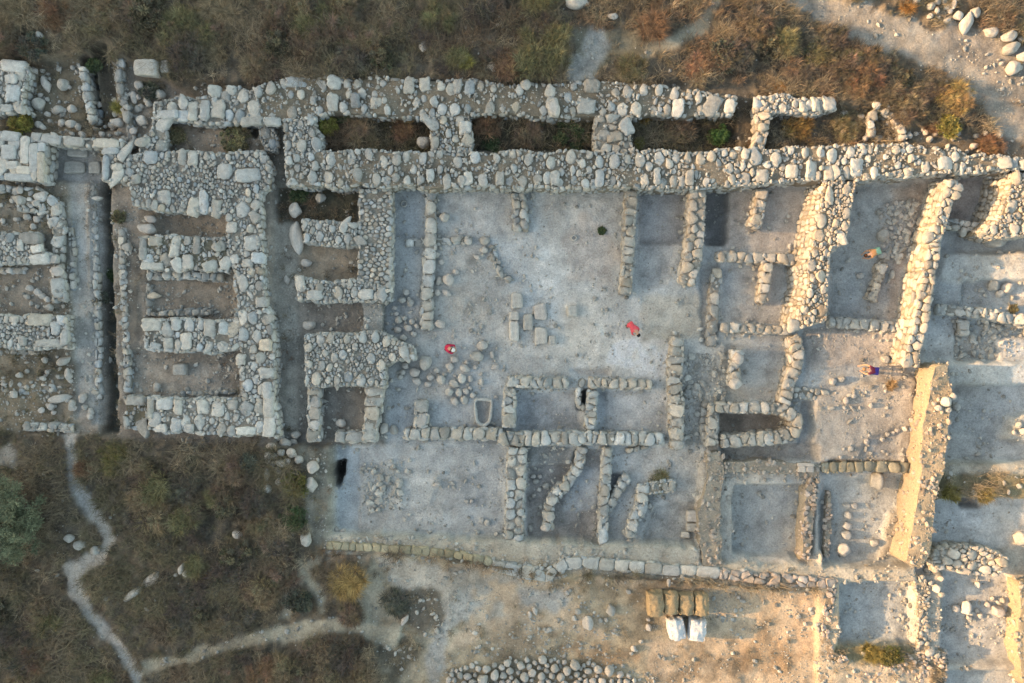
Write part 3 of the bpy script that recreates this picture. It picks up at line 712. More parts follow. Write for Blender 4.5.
wall('northern gate wall with long cut blocks over the dark chamber', [(152, 102), (170, 98), (205, 98), (236, 86), (260, 88), (262, 124), (232, 124), (200, 124), (165, 119), (150, 115)], z0=0.1, z1=1.7, style='gate', tone='grey', drop=0.05,
     blocks=[(166, 114, 26, 9, 3), (193, 110, 11, 20, 0), (205, 110, 11, 20, 0), (217, 108, 15, 20, 0), (252, 121, 26, 9, -3), (272, 121, 20, 9, 3), (215, 91, 14, 12, 0), (231, 90, 11, 9, 0), (183, 116, 14, 11, 0)])
wall('rubble end wall of the gate with its chamber floor of shadowed earth', [(150, 116), (166, 121), (167, 150), (140, 152), (138, 138), (150, 128)], z0=0.1, z1=1.55, style='gate', drop=0.1)
wall('crumbled rubble wall standing in the narrow dark gap east of the gate', [(258, 124), (272, 126), (278, 138), (276, 152), (264, 152), (258, 138)], z0=0.1, z1=1.2, style='rubble', tone='dull')

# --- eastern row of gate chambers
wall('wide rubble platform heading the gate chambers, partly pink stones', [(128, 152), (150, 150), (215, 150), (262, 152), (272, 165), (272, 188), (240, 200), (226, 212), (160, 212), (132, 205), (126, 180)], z0=0.4, z1=1.6, style='fine', tone='grey', drop=0.08, core=(0.25, 0.225, 0.19), ragged=0.12,
     blocks=[(163, 197, 16, 14, 0), (248, 175, 28, 14, -8), (224, 171, 16, 16, 0), (203, 202, 11, 24, 0), (216, 208, 11, 18, 10), (193, 207, 13, 18, 12), (150, 157, 15, 13, 0), (136, 179, 9, 10, 0), (182, 157, 10, 16, 0), (193, 158, 11, 15, 0)])
wall('thick spine wall of the gate joining its three chambers', [(226, 214), (240, 200), (262, 190), (264, 300), (272, 330), (274, 398), (242, 398), (238, 352), (234, 318), (236, 285), (228, 242)], z0=0.0, z1=1.55, style='gate', tone='pale',
     blocks=[(252, 243, 18, 15, 0), (258, 258, 13, 12, 0), (262, 302, 13, 11, 0), (265, 345, 15, 13, 0), (266, 373, 16, 12, 0), (267, 391, 10, 18, 0), (241, 359, 11, 12, 0), (234, 259, 10, 9, 0), (247, 263, 12, 9, 0), (231, 227, 12, 11, 0)])
wall('gate pier with long header stones between the two upper chambers', [(138, 236), (165, 235), (226, 237), (232, 262), (228, 271), (142, 271), (139, 255)], z0=0.3, z1=1.5, style='gate', tone='grey', drop=0.06, core=(0.19, 0.175, 0.13),
     blocks=[(143, 248, 8, 24, 0), (152, 266, 26, 8, 2), (175, 247, 10, 21, 4), (196, 245, 8, 19, 0), (187, 262, 13, 15, 0), (210, 266, 16, 10, -12), (155, 241, 14, 11, 0)])
wall('gate pier packed with rounded boulders above the lowest chamber', [(142, 319), (165, 318), (235, 320), (240, 350), (222, 354), (145, 349)], z0=0.3, z1=1.5, style='gate', tone='pale',
     blocks=[(152, 325, 21, 12, 0), (186, 341, 13, 19, 0), (210, 328, 14, 17, 0), (224, 328, 10, 12, 0), (168, 344, 10, 14, 0), (176, 325, 10, 13, 0), (155, 346, 12, 8, 15)])
wall('southern end wall of the gate, long blocks over dry scrub', [(147, 397), (200, 398), (274, 398), (278, 437), (230, 436), (147, 431)], z0=0.5, z1=1.55, style='gate', tone='pale',
     blocks=[(150, 408, 7, 22, 0), (164, 404, 18, 11, 0), (178, 407, 9, 16, 0), (203, 407, 13, 15, 0), (218, 409, 14, 15, 0), (232, 405, 12, 11, 0), (160, 428, 15, 9, 0), (176, 425, 12, 14, 0), (188, 428, 13, 9, 0), (247, 431, 22, 9, 0), (269, 426, 14, 21, 0), (268, 405, 12, 24, 0)])
wall('low corner of broken blocks beside the deep drain', [(123, 396), (145, 396), (146, 430), (124, 429)], z0=0.4, z1=1.2, style='gate', drop=0.3, tone='dull', core=(0.18, 0.155, 0.11), blocks=[(135, 401, 20, 10, 2)])
wall('thin row of small stones edging the deep drain', None, [(121, 228), (122, 270), (125, 330), (127, 393)], 7, z0=0.0, z1=0.9, style='row', sp=0.4, tone='grey')
wall('short inner row of cobbles lining the middle gate chamber', None, [(148, 284), (149, 314), (170, 313), (212, 312)], 7, z0=0.3, z1=0.75, style='row', sp=0.45, drop=0.1, tone='dull')
wall('row of cobbles lying against the long header pier', None, [(146, 275), (170, 274), (222, 277)], 9, z0=0.3, z1=0.95, style='row', sp=0.55, tone='grey')
wall('line of shadowed pebbly footing in the lowest gate chamber', None, [(178, 394), (235, 392)], 5, z0=0.3, z1=0.65, style='row', sp=0.35, drop=0.15, tone='dull')

# --- second row of gate chambers across the passage
wall('pebble topped spine wall facing the plaster courtyard', [(358, 188), (392, 188), (391, 300), (386, 301), (364, 300), (364, 282), (357, 282)], z0=-0.1, z1=1.25, style='small', tone='grey', cracks=0.03, drop=0.06)
wall('gate pier of small rubble headed by a tall narrow boulder', [(302, 220), (330, 221), (358, 222), (358, 246), (304, 245)], z0=0.0, z1=1.3, style='rubble', tone='grey')
wall('gate pier of squarish stones joined to the pebble topped spine', [(295, 277), (330, 280), (364, 282), (388, 288), (387, 301), (296, 301)], z0=0.0, z1=1.3, style='rubble', tone='grey', blocks=[(300, 284, 11, 16, 0), (314, 295, 18, 10, 0), (366, 294, 18, 11, 3), (382, 294, 10, 14, 0)])
wall('smooth lime plastered wall stub between two rubble piers', [(362, 301), (384, 301), (383, 334), (361, 334)], z0=-0.1, z1=0.8, style='earth', tone='grey', drop=0.75, core=(0.31, 0.31, 0.29), face=False)
wall('broad rubble pier spreading toward the fallen courtyard stones', [(304, 333), (345, 332), (384, 333), (412, 347), (416, 360), (386, 366), (385, 387), (345, 386), (304, 386)], z0=0.0, z1=1.3, style='rubble', tone='grey')
wall('narrow column of stacked blocks standing beside the passage mouth', None, [(313, 387), (314, 414), (313, 442)], 13, z0=0.0, z1=1.0, style='row', sp=0.85)
wall('pillar-like wall of chunky blocks beside the shadowed chamber', None, [(374, 386), (372, 415), (368, 442)], [19, 15, 14], z0=-0.1, z1=1.15, style='row', sp=0.85, tone='grey')
wall('two blocks in line closing the shadowed chamber', None, [(335, 437), (366, 437)], 11, z0=0.0, z1=0.85, style='row', sp=1.0)

# --- western part of the gate and the jambs
wall('ashlar corner tower at the edge of the northern scrub', [(-30, 60), (8, 60), (24, 64), (28, 72), (24, 104), (30, 114), (-30, 116)], z0=0.4, z1=1.6, style='gate', tone='pale', blocks=[(12, 66, 28, 13, 4), (11, 79, 16, 9, 0), (13, 93, 15, 18, 0), (-8, 88, 14, 20, 0), (6, 108, 14, 8, 0)])
wall('pier of smooth pale ashlar slabs beside the threshold', [(-30, 130), (2, 131), (25, 136), (46, 141), (45, 183), (5, 178), (-30, 176)], z0=0.2, z1=1.7, style='gate', tone='pale', square=0.8,
     blocks=[(10, 136, 18, 10, 6), (25, 150, 9, 26, 0), (34, 158, 9, 28, 0), (41, 167, 7, 28, 0), (24, 170, 15, 8, 2), (18, 177, 28, 7, 2), (9, 152, 15, 14, 0), (12, 165, 12, 8, 0), (41, 147, 8, 9, 0)])
wall('straight course of long ashlars bridging the gate threshold', None, [(30, 136), (60, 140), (90, 142), (122, 144)], 9, z0=0.3, z1=1.7, style='row', sp=1.4, tone='pale', square=0.8, cracks=0.015)
wall('ashlar jamb with a tall end slab by the deep drain', [(103, 148), (121, 149), (128, 152), (128, 172), (124, 182), (103, 179)], z0=0.1, z1=1.6, style='gate', tone='pale', blocks=[(106, 168, 7, 23, 0), (110, 151, 18, 7, 0), (117, 167, 12, 8, 0)])
wall('tumbled boulder wall south of the ashlar pier', [(-30, 186), (4, 184), (45, 190), (62, 200), (62, 228), (50, 230), (44, 214), (18, 212), (12, 190), (-30, 196)], z0=0.4, z1=1.2, style='boul', tone='grey', drop=0.12, core=(0.16, 0.145, 0.10), cracks=0.05)
wall('western gate arm ending in two large boulders', [(-30, 232), (18, 232), (40, 233), (40, 250), (52, 254), (50, 263), (20, 265), (-30, 264)], z0=0.4, z1=1.35, style='fine', tone='pale', blocks=[(30, 238, 23, 12, 3), (40, 259, 22, 10, -5), (36, 249, 12, 9, -15), (20, 245, 7, 13, 0)])
wall('western gate arm of pale cut blocks with a pebble centre', [(-30, 316), (28, 315), (66, 315), (69, 348), (36, 349), (-30, 347)], z0=0.4, z1=1.4, style='fine', tone='pale', blocks=[(40, 320, 26, 12, 0), (60, 320, 10, 11, 0), (51, 343, 32, 8, 0), (64, 337, 8, 16, 0), (14, 319, 11, 7, 0), (55, 329, 10, 14, 0), (22, 341, 10, 11, 0)])
wall('staggered column of boulders bordering the trodden lane', None, [(56, 202), (58, 225), (57, 262), (58, 282), (58, 302)], [10, 14, 9, 15, 14], z0=0.4, z1=1.15, style='row', sp=1.0, tone='grey', cracks=0.05)
wall('line of small cobbles beside the trodden lane', None, [(68, 218), (71, 240), (72, 262), (72, 290)], 6, z0=0.4, z1=0.85, style='row', sp=0.5, tone='dull', drop=0.1)
wall('thin cobble kerb along the shallow side of the drain', None, [(92, 183), (94, 240), (96, 290), (97, 330), (98, 400)], 6, z0=0.4, z1=0.62, style='row', sp=0.42, tone='grey', drop=0.12)
wall('row of cobbles below the boulder ended arm', None, [(-10, 269), (8, 270), (24, 271)], 7, z0=0.4, z1=0.85, style='row', sp=0.65, tone='pale')
wall('row of cobbles under the pale cut block arm', None, [(-10, 352), (15, 352), (40, 352)], 6, z0=0.4, z1=0.8, style='row', sp=0.45, tone='grey', drop=0.1)
wall('loose double line of cobbles crossing the weedy chamber', None, [(0, 388), (18, 390), (36, 388), (54, 388)], 9, z0=0.4, z1=0.8, style='row', rows=2, sp=0.5, drop=0.25, tone='grey')
wall('short row of rounded stones at the head of the winding footpath', None, [(22, 427), (46, 427), (72, 429)], 8, z0=0.6, z1=1.1, style='row', sp=0.6, tone='grey')
wall('curving drain wall of small blocks north of the threshold', None, [(82, 66), (84, 84), (88, 104), (92, 122)], 8, z0=-0.2, z1=1.1, style='row', sp=0.5, tone='grey', drop=0.05)
wall('ragged edge of stones along the gate side of the northern ditch', None, [(121, 58), (118, 80), (122, 100), (127, 118), (132, 148)], 8, z0=0.3, z1=1.15, style='row', sp=0.7, tone='dull', drop=0.2)

# --- courtyard and rooms
wall('low straight wall of flat stones dividing the plaster courtyard', None, [(431, 190), (431, 220), (430, 250), (427, 290), (427, 330)], [10, 11, 12, 12, 12], z0=-0.2, z1=0.45, style='row', sp=0.72, tone='grey')
wall('faint crossing row of stones in the plaster courtyard', None, [(405, 243), (430, 242), (452, 240), (472, 240)], 8, z0=-0.2, z1=0.22, style='row', sp=0.55, drop=0.15, tone='grey')
wall('short rubble stub projecting from the casemate wall into the courtyard', None, [(518, 192), (520, 212), (521, 230)], [13, 15, 15], z0=-0.2, z1=0.55, style='row', rows=2, sp=0.5, tone='grey')
wall('arc of small stones on the open courtyard floor', None, [(491, 245), (497, 265), (501, 275), (512, 280)], 6, z0=-0.2, z1=0.2, style='row', sp=0.4, drop=0.1, tone='dull')
wall('low wall of even blocks beside the stone basin', None, [(404, 434), (430, 434), (465, 434), (503, 434)], [11, 12, 12, 12], z0=-0.2, z1=0.55, style='row', sp=0.62, tone='grey')
wall('stub of three flat stones standing up from the even block wall', None, [(421, 400), (421, 428)], 13, z0=-0.2, z1=0.65, style='row', sp=0.75, tone='grey')
wall('L shaped corner wall facing the stone basin', None, [(568, 383), (540, 383), (511, 382), (509, 400), (509, 428)], [11, 11, 13, 13, 13], z0=-0.3, z1=0.65, style='row', sp=0.6, tone='grey')
wall('freestanding row of tight blocks above the sunken grey room', None, [(589, 383), (620, 384), (653, 385)], 10, z0=-0.2, z1=0.6, style='row', sp=0.45, tone='warm')
wall('partition of short stones between the two sunken grey rooms', None, [(593, 391), (592, 410), (590, 430)], 10, z0=-0.3, z1=0.55, style='row', sp=0.5, tone='grey')
wall('tiny curved lining wall around the dark slot', None, [(584, 380), (578, 392), (579, 404), (585, 409)], 6, z0=-0.8, z1=0.25, style='row', sp=0.55, tone='grey')
wall('long east west wall of small blocks above the southern squares', None, [(498, 439), (540, 439), (600, 438), (640, 439), (664, 440)], [13, 14, 13, 13, 12], z0=-0.4, z1=0.65, style='row', sp=0.5, tone='grey')
wall('single file wall of flat stones closing the open courtyard', None, [(632, 190), (630, 225), (628, 262), (626, 294)], [12, 12, 11, 11], z0=-0.4, z1=0.85, style='row', sp=0.55, tone='warm')
wall('double row wall beside the deep black pit', None, [(698, 188), (697, 225), (693, 260), (687, 284)], [16, 17, 18, 15], z0=-0.6, z1=0.95, style='row', rows=2, sp=0.6, tone='warm')
wall('slanting stub of sunlit stones hanging below the casemate wall', None, [(763, 188), (761, 208), (755, 227)], [11, 11, 13], z0=-0.1, z1=0.95, style='row', sp=0.7, tone='warm')
wall('low row of round stones below the slanting sunlit stub', None, [(718, 256), (745, 257), (775, 258), (803, 260)], 10, z0=-0.3, z1=0.6, style='row', sp=0.58, tone='warm')
wall('short sunlit stone pier under the row of round stones', None, [(769, 263), (766, 284), (763, 302)], 10, z0=-0.4, z1=0.75, style='row', sp=0.6, tone='warm')
wall('earthen bank with flat stones flanking the sandy lane', None, [(718, 268), (715, 295), (713, 322), (712, 346)], 10, z0=-0.3, z1=0.35, style='row', sp=0.8, tone='dull', core=(0.28, 0.255, 0.22))
wall('row of small blocks joining the earthen bank to the thick diagonal wall', None, [(722, 327), (755, 329), (792, 331)], 9, z0=-0.3, z1=0.45, style='row', sp=0.5, tone='warm')
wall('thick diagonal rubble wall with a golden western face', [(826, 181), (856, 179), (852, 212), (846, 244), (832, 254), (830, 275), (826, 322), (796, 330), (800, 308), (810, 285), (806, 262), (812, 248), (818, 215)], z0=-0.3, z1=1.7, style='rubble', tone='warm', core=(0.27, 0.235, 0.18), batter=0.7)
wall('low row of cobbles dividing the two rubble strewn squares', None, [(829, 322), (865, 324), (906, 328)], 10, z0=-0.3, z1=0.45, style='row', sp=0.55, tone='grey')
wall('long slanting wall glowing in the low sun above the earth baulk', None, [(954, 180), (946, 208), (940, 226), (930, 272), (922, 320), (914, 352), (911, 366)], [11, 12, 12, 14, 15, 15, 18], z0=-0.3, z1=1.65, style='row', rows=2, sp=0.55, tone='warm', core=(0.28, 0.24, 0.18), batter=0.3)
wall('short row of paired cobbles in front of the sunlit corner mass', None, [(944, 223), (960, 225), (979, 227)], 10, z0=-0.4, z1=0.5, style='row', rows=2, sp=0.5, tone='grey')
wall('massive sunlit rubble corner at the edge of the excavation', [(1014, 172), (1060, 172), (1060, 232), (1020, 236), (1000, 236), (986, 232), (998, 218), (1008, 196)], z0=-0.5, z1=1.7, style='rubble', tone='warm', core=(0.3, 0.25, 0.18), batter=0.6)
wall('row of mixed cobbles beginning with one bright boulder', None, [(938, 310), (958, 311), (985, 313), (1010, 318), (1040, 322)], 10, z0=-0.4, z1=0.45, style='row', sp=0.55, tone='grey', drop=0.05)
wall('pair of flat stones below the row of mixed cobbles', None, [(965, 320), (964, 336)], 11, z0=-0.4, z1=0.3, style='row', sp=0.55, tone='grey')
wall('curving wall of cobbles around the room with two bright boulders', None, [(794, 336), (798, 352), (796, 368), (789, 385), (785, 404)], [12, 14, 13, 12, 13], z0=-0.3, z1=0.7, style='row', sp=0.55, tone='warm')
wall('scrappy patch of cobbles beside the curving wall', None, [(793, 393), (810, 394), (830, 396)], 11, z0=0.0, z1=0.35, style='row', rows=2, sp=0.42, tone='grey', drop=0.15)
wall('hairpin shaped wall enclosing the narrow brown pit', None, [(712, 446), (713, 425), (714, 408), (735, 408), (765, 408), (788, 411), (797, 420), (795, 432), (780, 438), (750, 440), (722, 442)], [12, 11, 12, 11, 11, 12, 14, 14, 13, 13, 12], z0=-0.7, z1=0.7, style='row', sp=0.58, tone='warm')
wall('upright wall of square stones between the courtyard and pebbly rooms', None, [(678, 338), (677, 358), (675, 382), (677, 402), (677, 424), (677, 450)], [12, 15, 13, 15, 14, 11], z0=-0.3, z1=0.75, style='row', sp=0.6, tone='warm', core=(0.28, 0.25, 0.205))
wall('low straggling footing of cobbles beside the square stone wall', None, [(684, 393), (700, 395), (706, 402), (704, 425), (706, 440)], 8, z0=-0.3, z1=0.15, style='row', sp=0.45, tone='dull', drop=0.15)
wall('boulder pier linked by rubble in the room of the curving wall', None, [(738, 350), (736, 366), (735, 386)], [12, 9, 13], z0=-0.3, z1=0.75, style='row', sp=0.75, tone='pale')
wall('short stones laid in a wavy line across the rubble strewn square', None, [(884, 264), (880, 278), (876, 292), (872, 300)], [10, 7, 7, 11], z0=-0.3, z1=0.4, style='row', sp=0.5, tone='warm')
# --- southern squares
wall('broad flat topped wall with neat stone edging between southern squares', None, [(517, 448), (516, 480), (515, 510), (514, 541)], 19, z0=-0.5, z1=0.65, style='row', rows=2, sp=0.6, tone='grey', core=(0.29, 0.27, 0.235), cracks=0.03)
wall('curving single file of blocks across the deep brown square', None, [(583, 446), (578, 468), (566, 486), (555, 496), (549, 506), (548, 530)], [11, 10, 10, 11, 10, 11], z0=-0.5, z1=0.25, style='row', sp=0.52, tone='grey')
wall('slim straight wall beside the curving file of blocks', None, [(608, 448), (606, 480), (604, 510), (603, 542)], 9, z0=-0.5, z1=0.5, style='row', sp=0.6, tone='grey', core=(0.28, 0.265, 0.235))
wall('slanted earthy wall stub with flat stones', None, [(628, 476), (619, 490), (608, 512)], 9, z0=-0.3, z1=0.4, style='row', sp=0.6, tone='dull', core=(0.29, 0.265, 0.225))
wall('hooked wall of bright boulders near the small pit bush', None, [(676, 486), (660, 487), (643, 491), (642, 508), (634, 522), (630, 538)], [11, 13, 14, 12, 11, 10], z0=-0.4, z1=0.55, style='row', sp=0.6, tone='grey')
wall('few small blocks under the long east west wall', None, [(626, 451), (636, 449), (648, 447)], 5, z0=-0.2, z1=0.15, style='row', sp=0.4, tone='grey')
# baulks
BC = (0.315, 0.28, 0.225)
wall('sinuous earth baulk with a sunlit flank beside the square pit', None, [(714, 452), (717, 475), (712, 500), (710, 530), (714, 568)], [14, 18, 22, 24, 24], z0=-0.5, z1=0.9, style='earth', tone='pink', drop=0.72, cat='baulk', name='earth_baulk', core=BC, face=False)
wall('narrow earth baulk crumbling at the edge of the square pit', None, [(815, 478), (812, 505), (808, 535), (806, 560)], [11, 12, 11, 9], z0=-0.5, z1=0.75, style='earth', tone='pink', drop=0.35, cat='baulk', name='earth_baulk', core=BC, face=False)
wall('thin low earth ridge between the baulk and the line of round boulders', None, [(832, 492), (829, 525), (826, 558)], [6, 7, 7], z0=-0.4, z1=0.3, style='earth', tone='pink', drop=0.4, cat='baulk', name='earth_baulk', core=BC, face=False)
wall('upper earth baulk carrying two white cut stones', None, [(722, 467), (770, 467), (822, 471)], [13, 13, 15], z0=-0.4, z1=0.75, style='earth', tone='pink', drop=0.75, cat='baulk', name='earth_baulk', core=BC, face=False)
wall('mudbrick topped baulk behind the large cube shaped boulder', None, [(822, 468), (870, 467), (921, 468)], 11, z0=-0.3, z1=0.75, style='row', sp=0.7, tone=(0.30, 0.27, 0.2), cat='baulk', name='earth_baulk', core=(0.25, 0.225, 0.16), face=False)
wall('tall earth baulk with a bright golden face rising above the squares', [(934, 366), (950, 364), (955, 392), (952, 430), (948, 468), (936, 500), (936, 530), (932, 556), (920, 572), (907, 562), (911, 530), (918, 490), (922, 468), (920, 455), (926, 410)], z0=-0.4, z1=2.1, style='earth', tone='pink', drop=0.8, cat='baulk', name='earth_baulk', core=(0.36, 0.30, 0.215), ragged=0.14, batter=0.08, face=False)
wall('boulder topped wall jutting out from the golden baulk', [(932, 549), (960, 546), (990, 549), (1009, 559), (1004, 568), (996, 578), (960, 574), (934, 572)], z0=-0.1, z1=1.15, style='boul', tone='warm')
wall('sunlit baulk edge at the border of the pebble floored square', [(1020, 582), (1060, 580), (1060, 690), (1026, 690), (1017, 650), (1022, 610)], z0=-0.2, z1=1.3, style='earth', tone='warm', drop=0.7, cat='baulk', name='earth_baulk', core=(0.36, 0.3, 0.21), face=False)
wall('rough stony rim on the lit ground beside the sunken south square', None, [(833, 588), (828, 610), (826, 635), (832, 655), (850, 664)], [10, 10, 9, 9, 8], z0=0.3, z1=1.0, style='row', rows=2, sp=0.4, tone='pink', drop=0.2, core=(0.28, 0.23, 0.17), face=False)
wall('stony divider between the two sunken southern squares', None, [(920, 578), (925, 600), (922, 630), (925, 662)], [10, 13, 12, 16], z0=-0.2, z1=0.75, style='earth', tone='warm', drop=0.3, cat='baulk', name='earth_baulk', core=BC, face=False)
wall('rubble bank at the foot of the stony divider', [(905, 655), (945, 652), (948, 690), (860, 690), (850, 672), (880, 666)], z0=0.4, z1=0.85, style='earth', tone='pink', drop=0.3, core=(0.27, 0.23, 0.165), face=False)
wall('modern retaining kerb of yellowish blocks above the golden grass tuft', None, [(326, 546), (370, 548), (415, 551), (455, 555), (492, 563)], 8, z0=0.2, z1=0.95, style='row', sp=0.62, tone=(0.37, 0.325, 0.22), square=0.7, cracks=0.02)
wall('bending retaining wall of bluish blocks above the sandy ground', None, [(492, 565), (522, 572), (545, 575), (556, 573), (564, 565), (580, 563), (620, 566), (680, 571), (720, 573)], [10, 14, 14, 14, 13, 12, 12, 11, 11], z0=0.2, z1=0.95, style='row', sp=0.8, tone='grey', square=0.7, cracks=0.02)
wall('doubled retaining course of sunlit slabs leading to the south square', None, [(720, 574), (760, 579), (800, 582), (838, 584)], [10, 11, 11, 9], z0=0.2, z1=1.0, style='row', rows=2, sp=0.8, tone='pink', square=0.5, drop=0.05)

# ------------------------------------------------------------------ loose boulders
def boulder_mesh(seed, sub=3, planes=11, flat=0.75):
    rng = np.random.default_rng(seed)
    bm = bmesh.new(); bmesh.ops.create_icosphere(bm, subdivisions=sub, radius=1.0)
    v = np.array([x.co for x in bm.verts])
    for _ in range(planes):
        n = rng.normal(0, 1, 3); n /= np.linalg.norm(n); d = rng.uniform(0.62, 0.86)
        q = v @ n; v = v - np.outer(np.maximum(q - d, 0) * 0.9, n)
    v += (fbm(v[:, 0] * 2.2 + seed, v[:, 1] * 2.2 + v[:, 2] * 1.7, seed, 3)[:, None] - .5) * 0.16 * v
    ext = np.abs(v).max(0); v /= ext
    v[:, 2] *= flat
    for x, c in zip(bm.verts, v): x.co = c
    for f in bm.faces: f.smooth = True
    me = bpy.data.meshes.new('boulder'); bm.to_mesh(me); bm.free(); me.materials.append(BOULDER); return me
BM = [boulder_mesh(s_) for s_ in range(10)]
def block_mesh(seed):
    rng = np.random.default_rng(seed); bm = bmesh.new(); bmesh.ops.create_cube(bm, size=2.0)
    bmesh.ops.subdivide_edges(bm, edges=bm.edges[:], cuts=7, use_grid_fill=True)
    v = np.array([x.co for x in bm.verts]); n = v / np.linalg.norm(v, axis=1)[:, None]
    p4 = (np.abs(v) ** 7).sum(1) ** (1 / 7); v = v / p4[:, None]
    v[:, 0] *= 1 + v[:, 1] * rng.uniform(-.1, .1); v[:, 1] *= 1 + v[:, 0] * rng.uniform(-.1, .1)
    v += n * ((fbm(v[:, 0] * 1.5 + seed, v[:, 1] * 1.5 + v[:, 2] * 1.3, seed, 4) - .5) * .24)[:, None]
    v /= np.abs(v).max(0); v[:, 2] *= .75
    for x, c in zip(bm.verts, v): x.co = c
    for f in bm.faces: f.smooth = True
    me = bpy.data.meshes.new('block'); bm.to_mesh(me); bm.free(); me.materials.append(BOULDER); return me
BLK = [block_mesh(60 + s_) for s_ in range(4)]
def boulder(px, py, w, h, rot=0, label='', cat='boulder', group=None, ht=None, name='boulder', sink=0.24, z=None, mesh=None):
    x, y, zt = gpx(px, py)
    for P_, z0_, z1_ in OUTL:      # stones lying on a wall rest on its top
        wx, wy = W(px, py, z1_)
        if z is None and z1_ - .15 > zt and in_poly(np.array([wx]), np.array([wy]), P_)[0]: x, y, zt = wx, wy, z1_ - .12
    if z is not None: x, y = W(px, py, z); zt = z
    k = (H - zt) / H / S
    me = mesh or BM[R.randrange(len(BM))]
    o = bpy.data.objects.new(name, me); COL.objects.link(o)
    ht = ht or min(w, h) * k * 1.0
    o.scale = (w * k / 2, h * k / 2, ht / 2 / 0.75)
    o.rotation_euler = (R.uniform(-.12, .12), R.uniform(-.12, .12), math.radians(rot) if name == 'rock_outcrop' else math.radians(-rot))
    o.location = (x, y, zt + ht / 2 - sink * ht)
    return tag(o, label, cat, group)

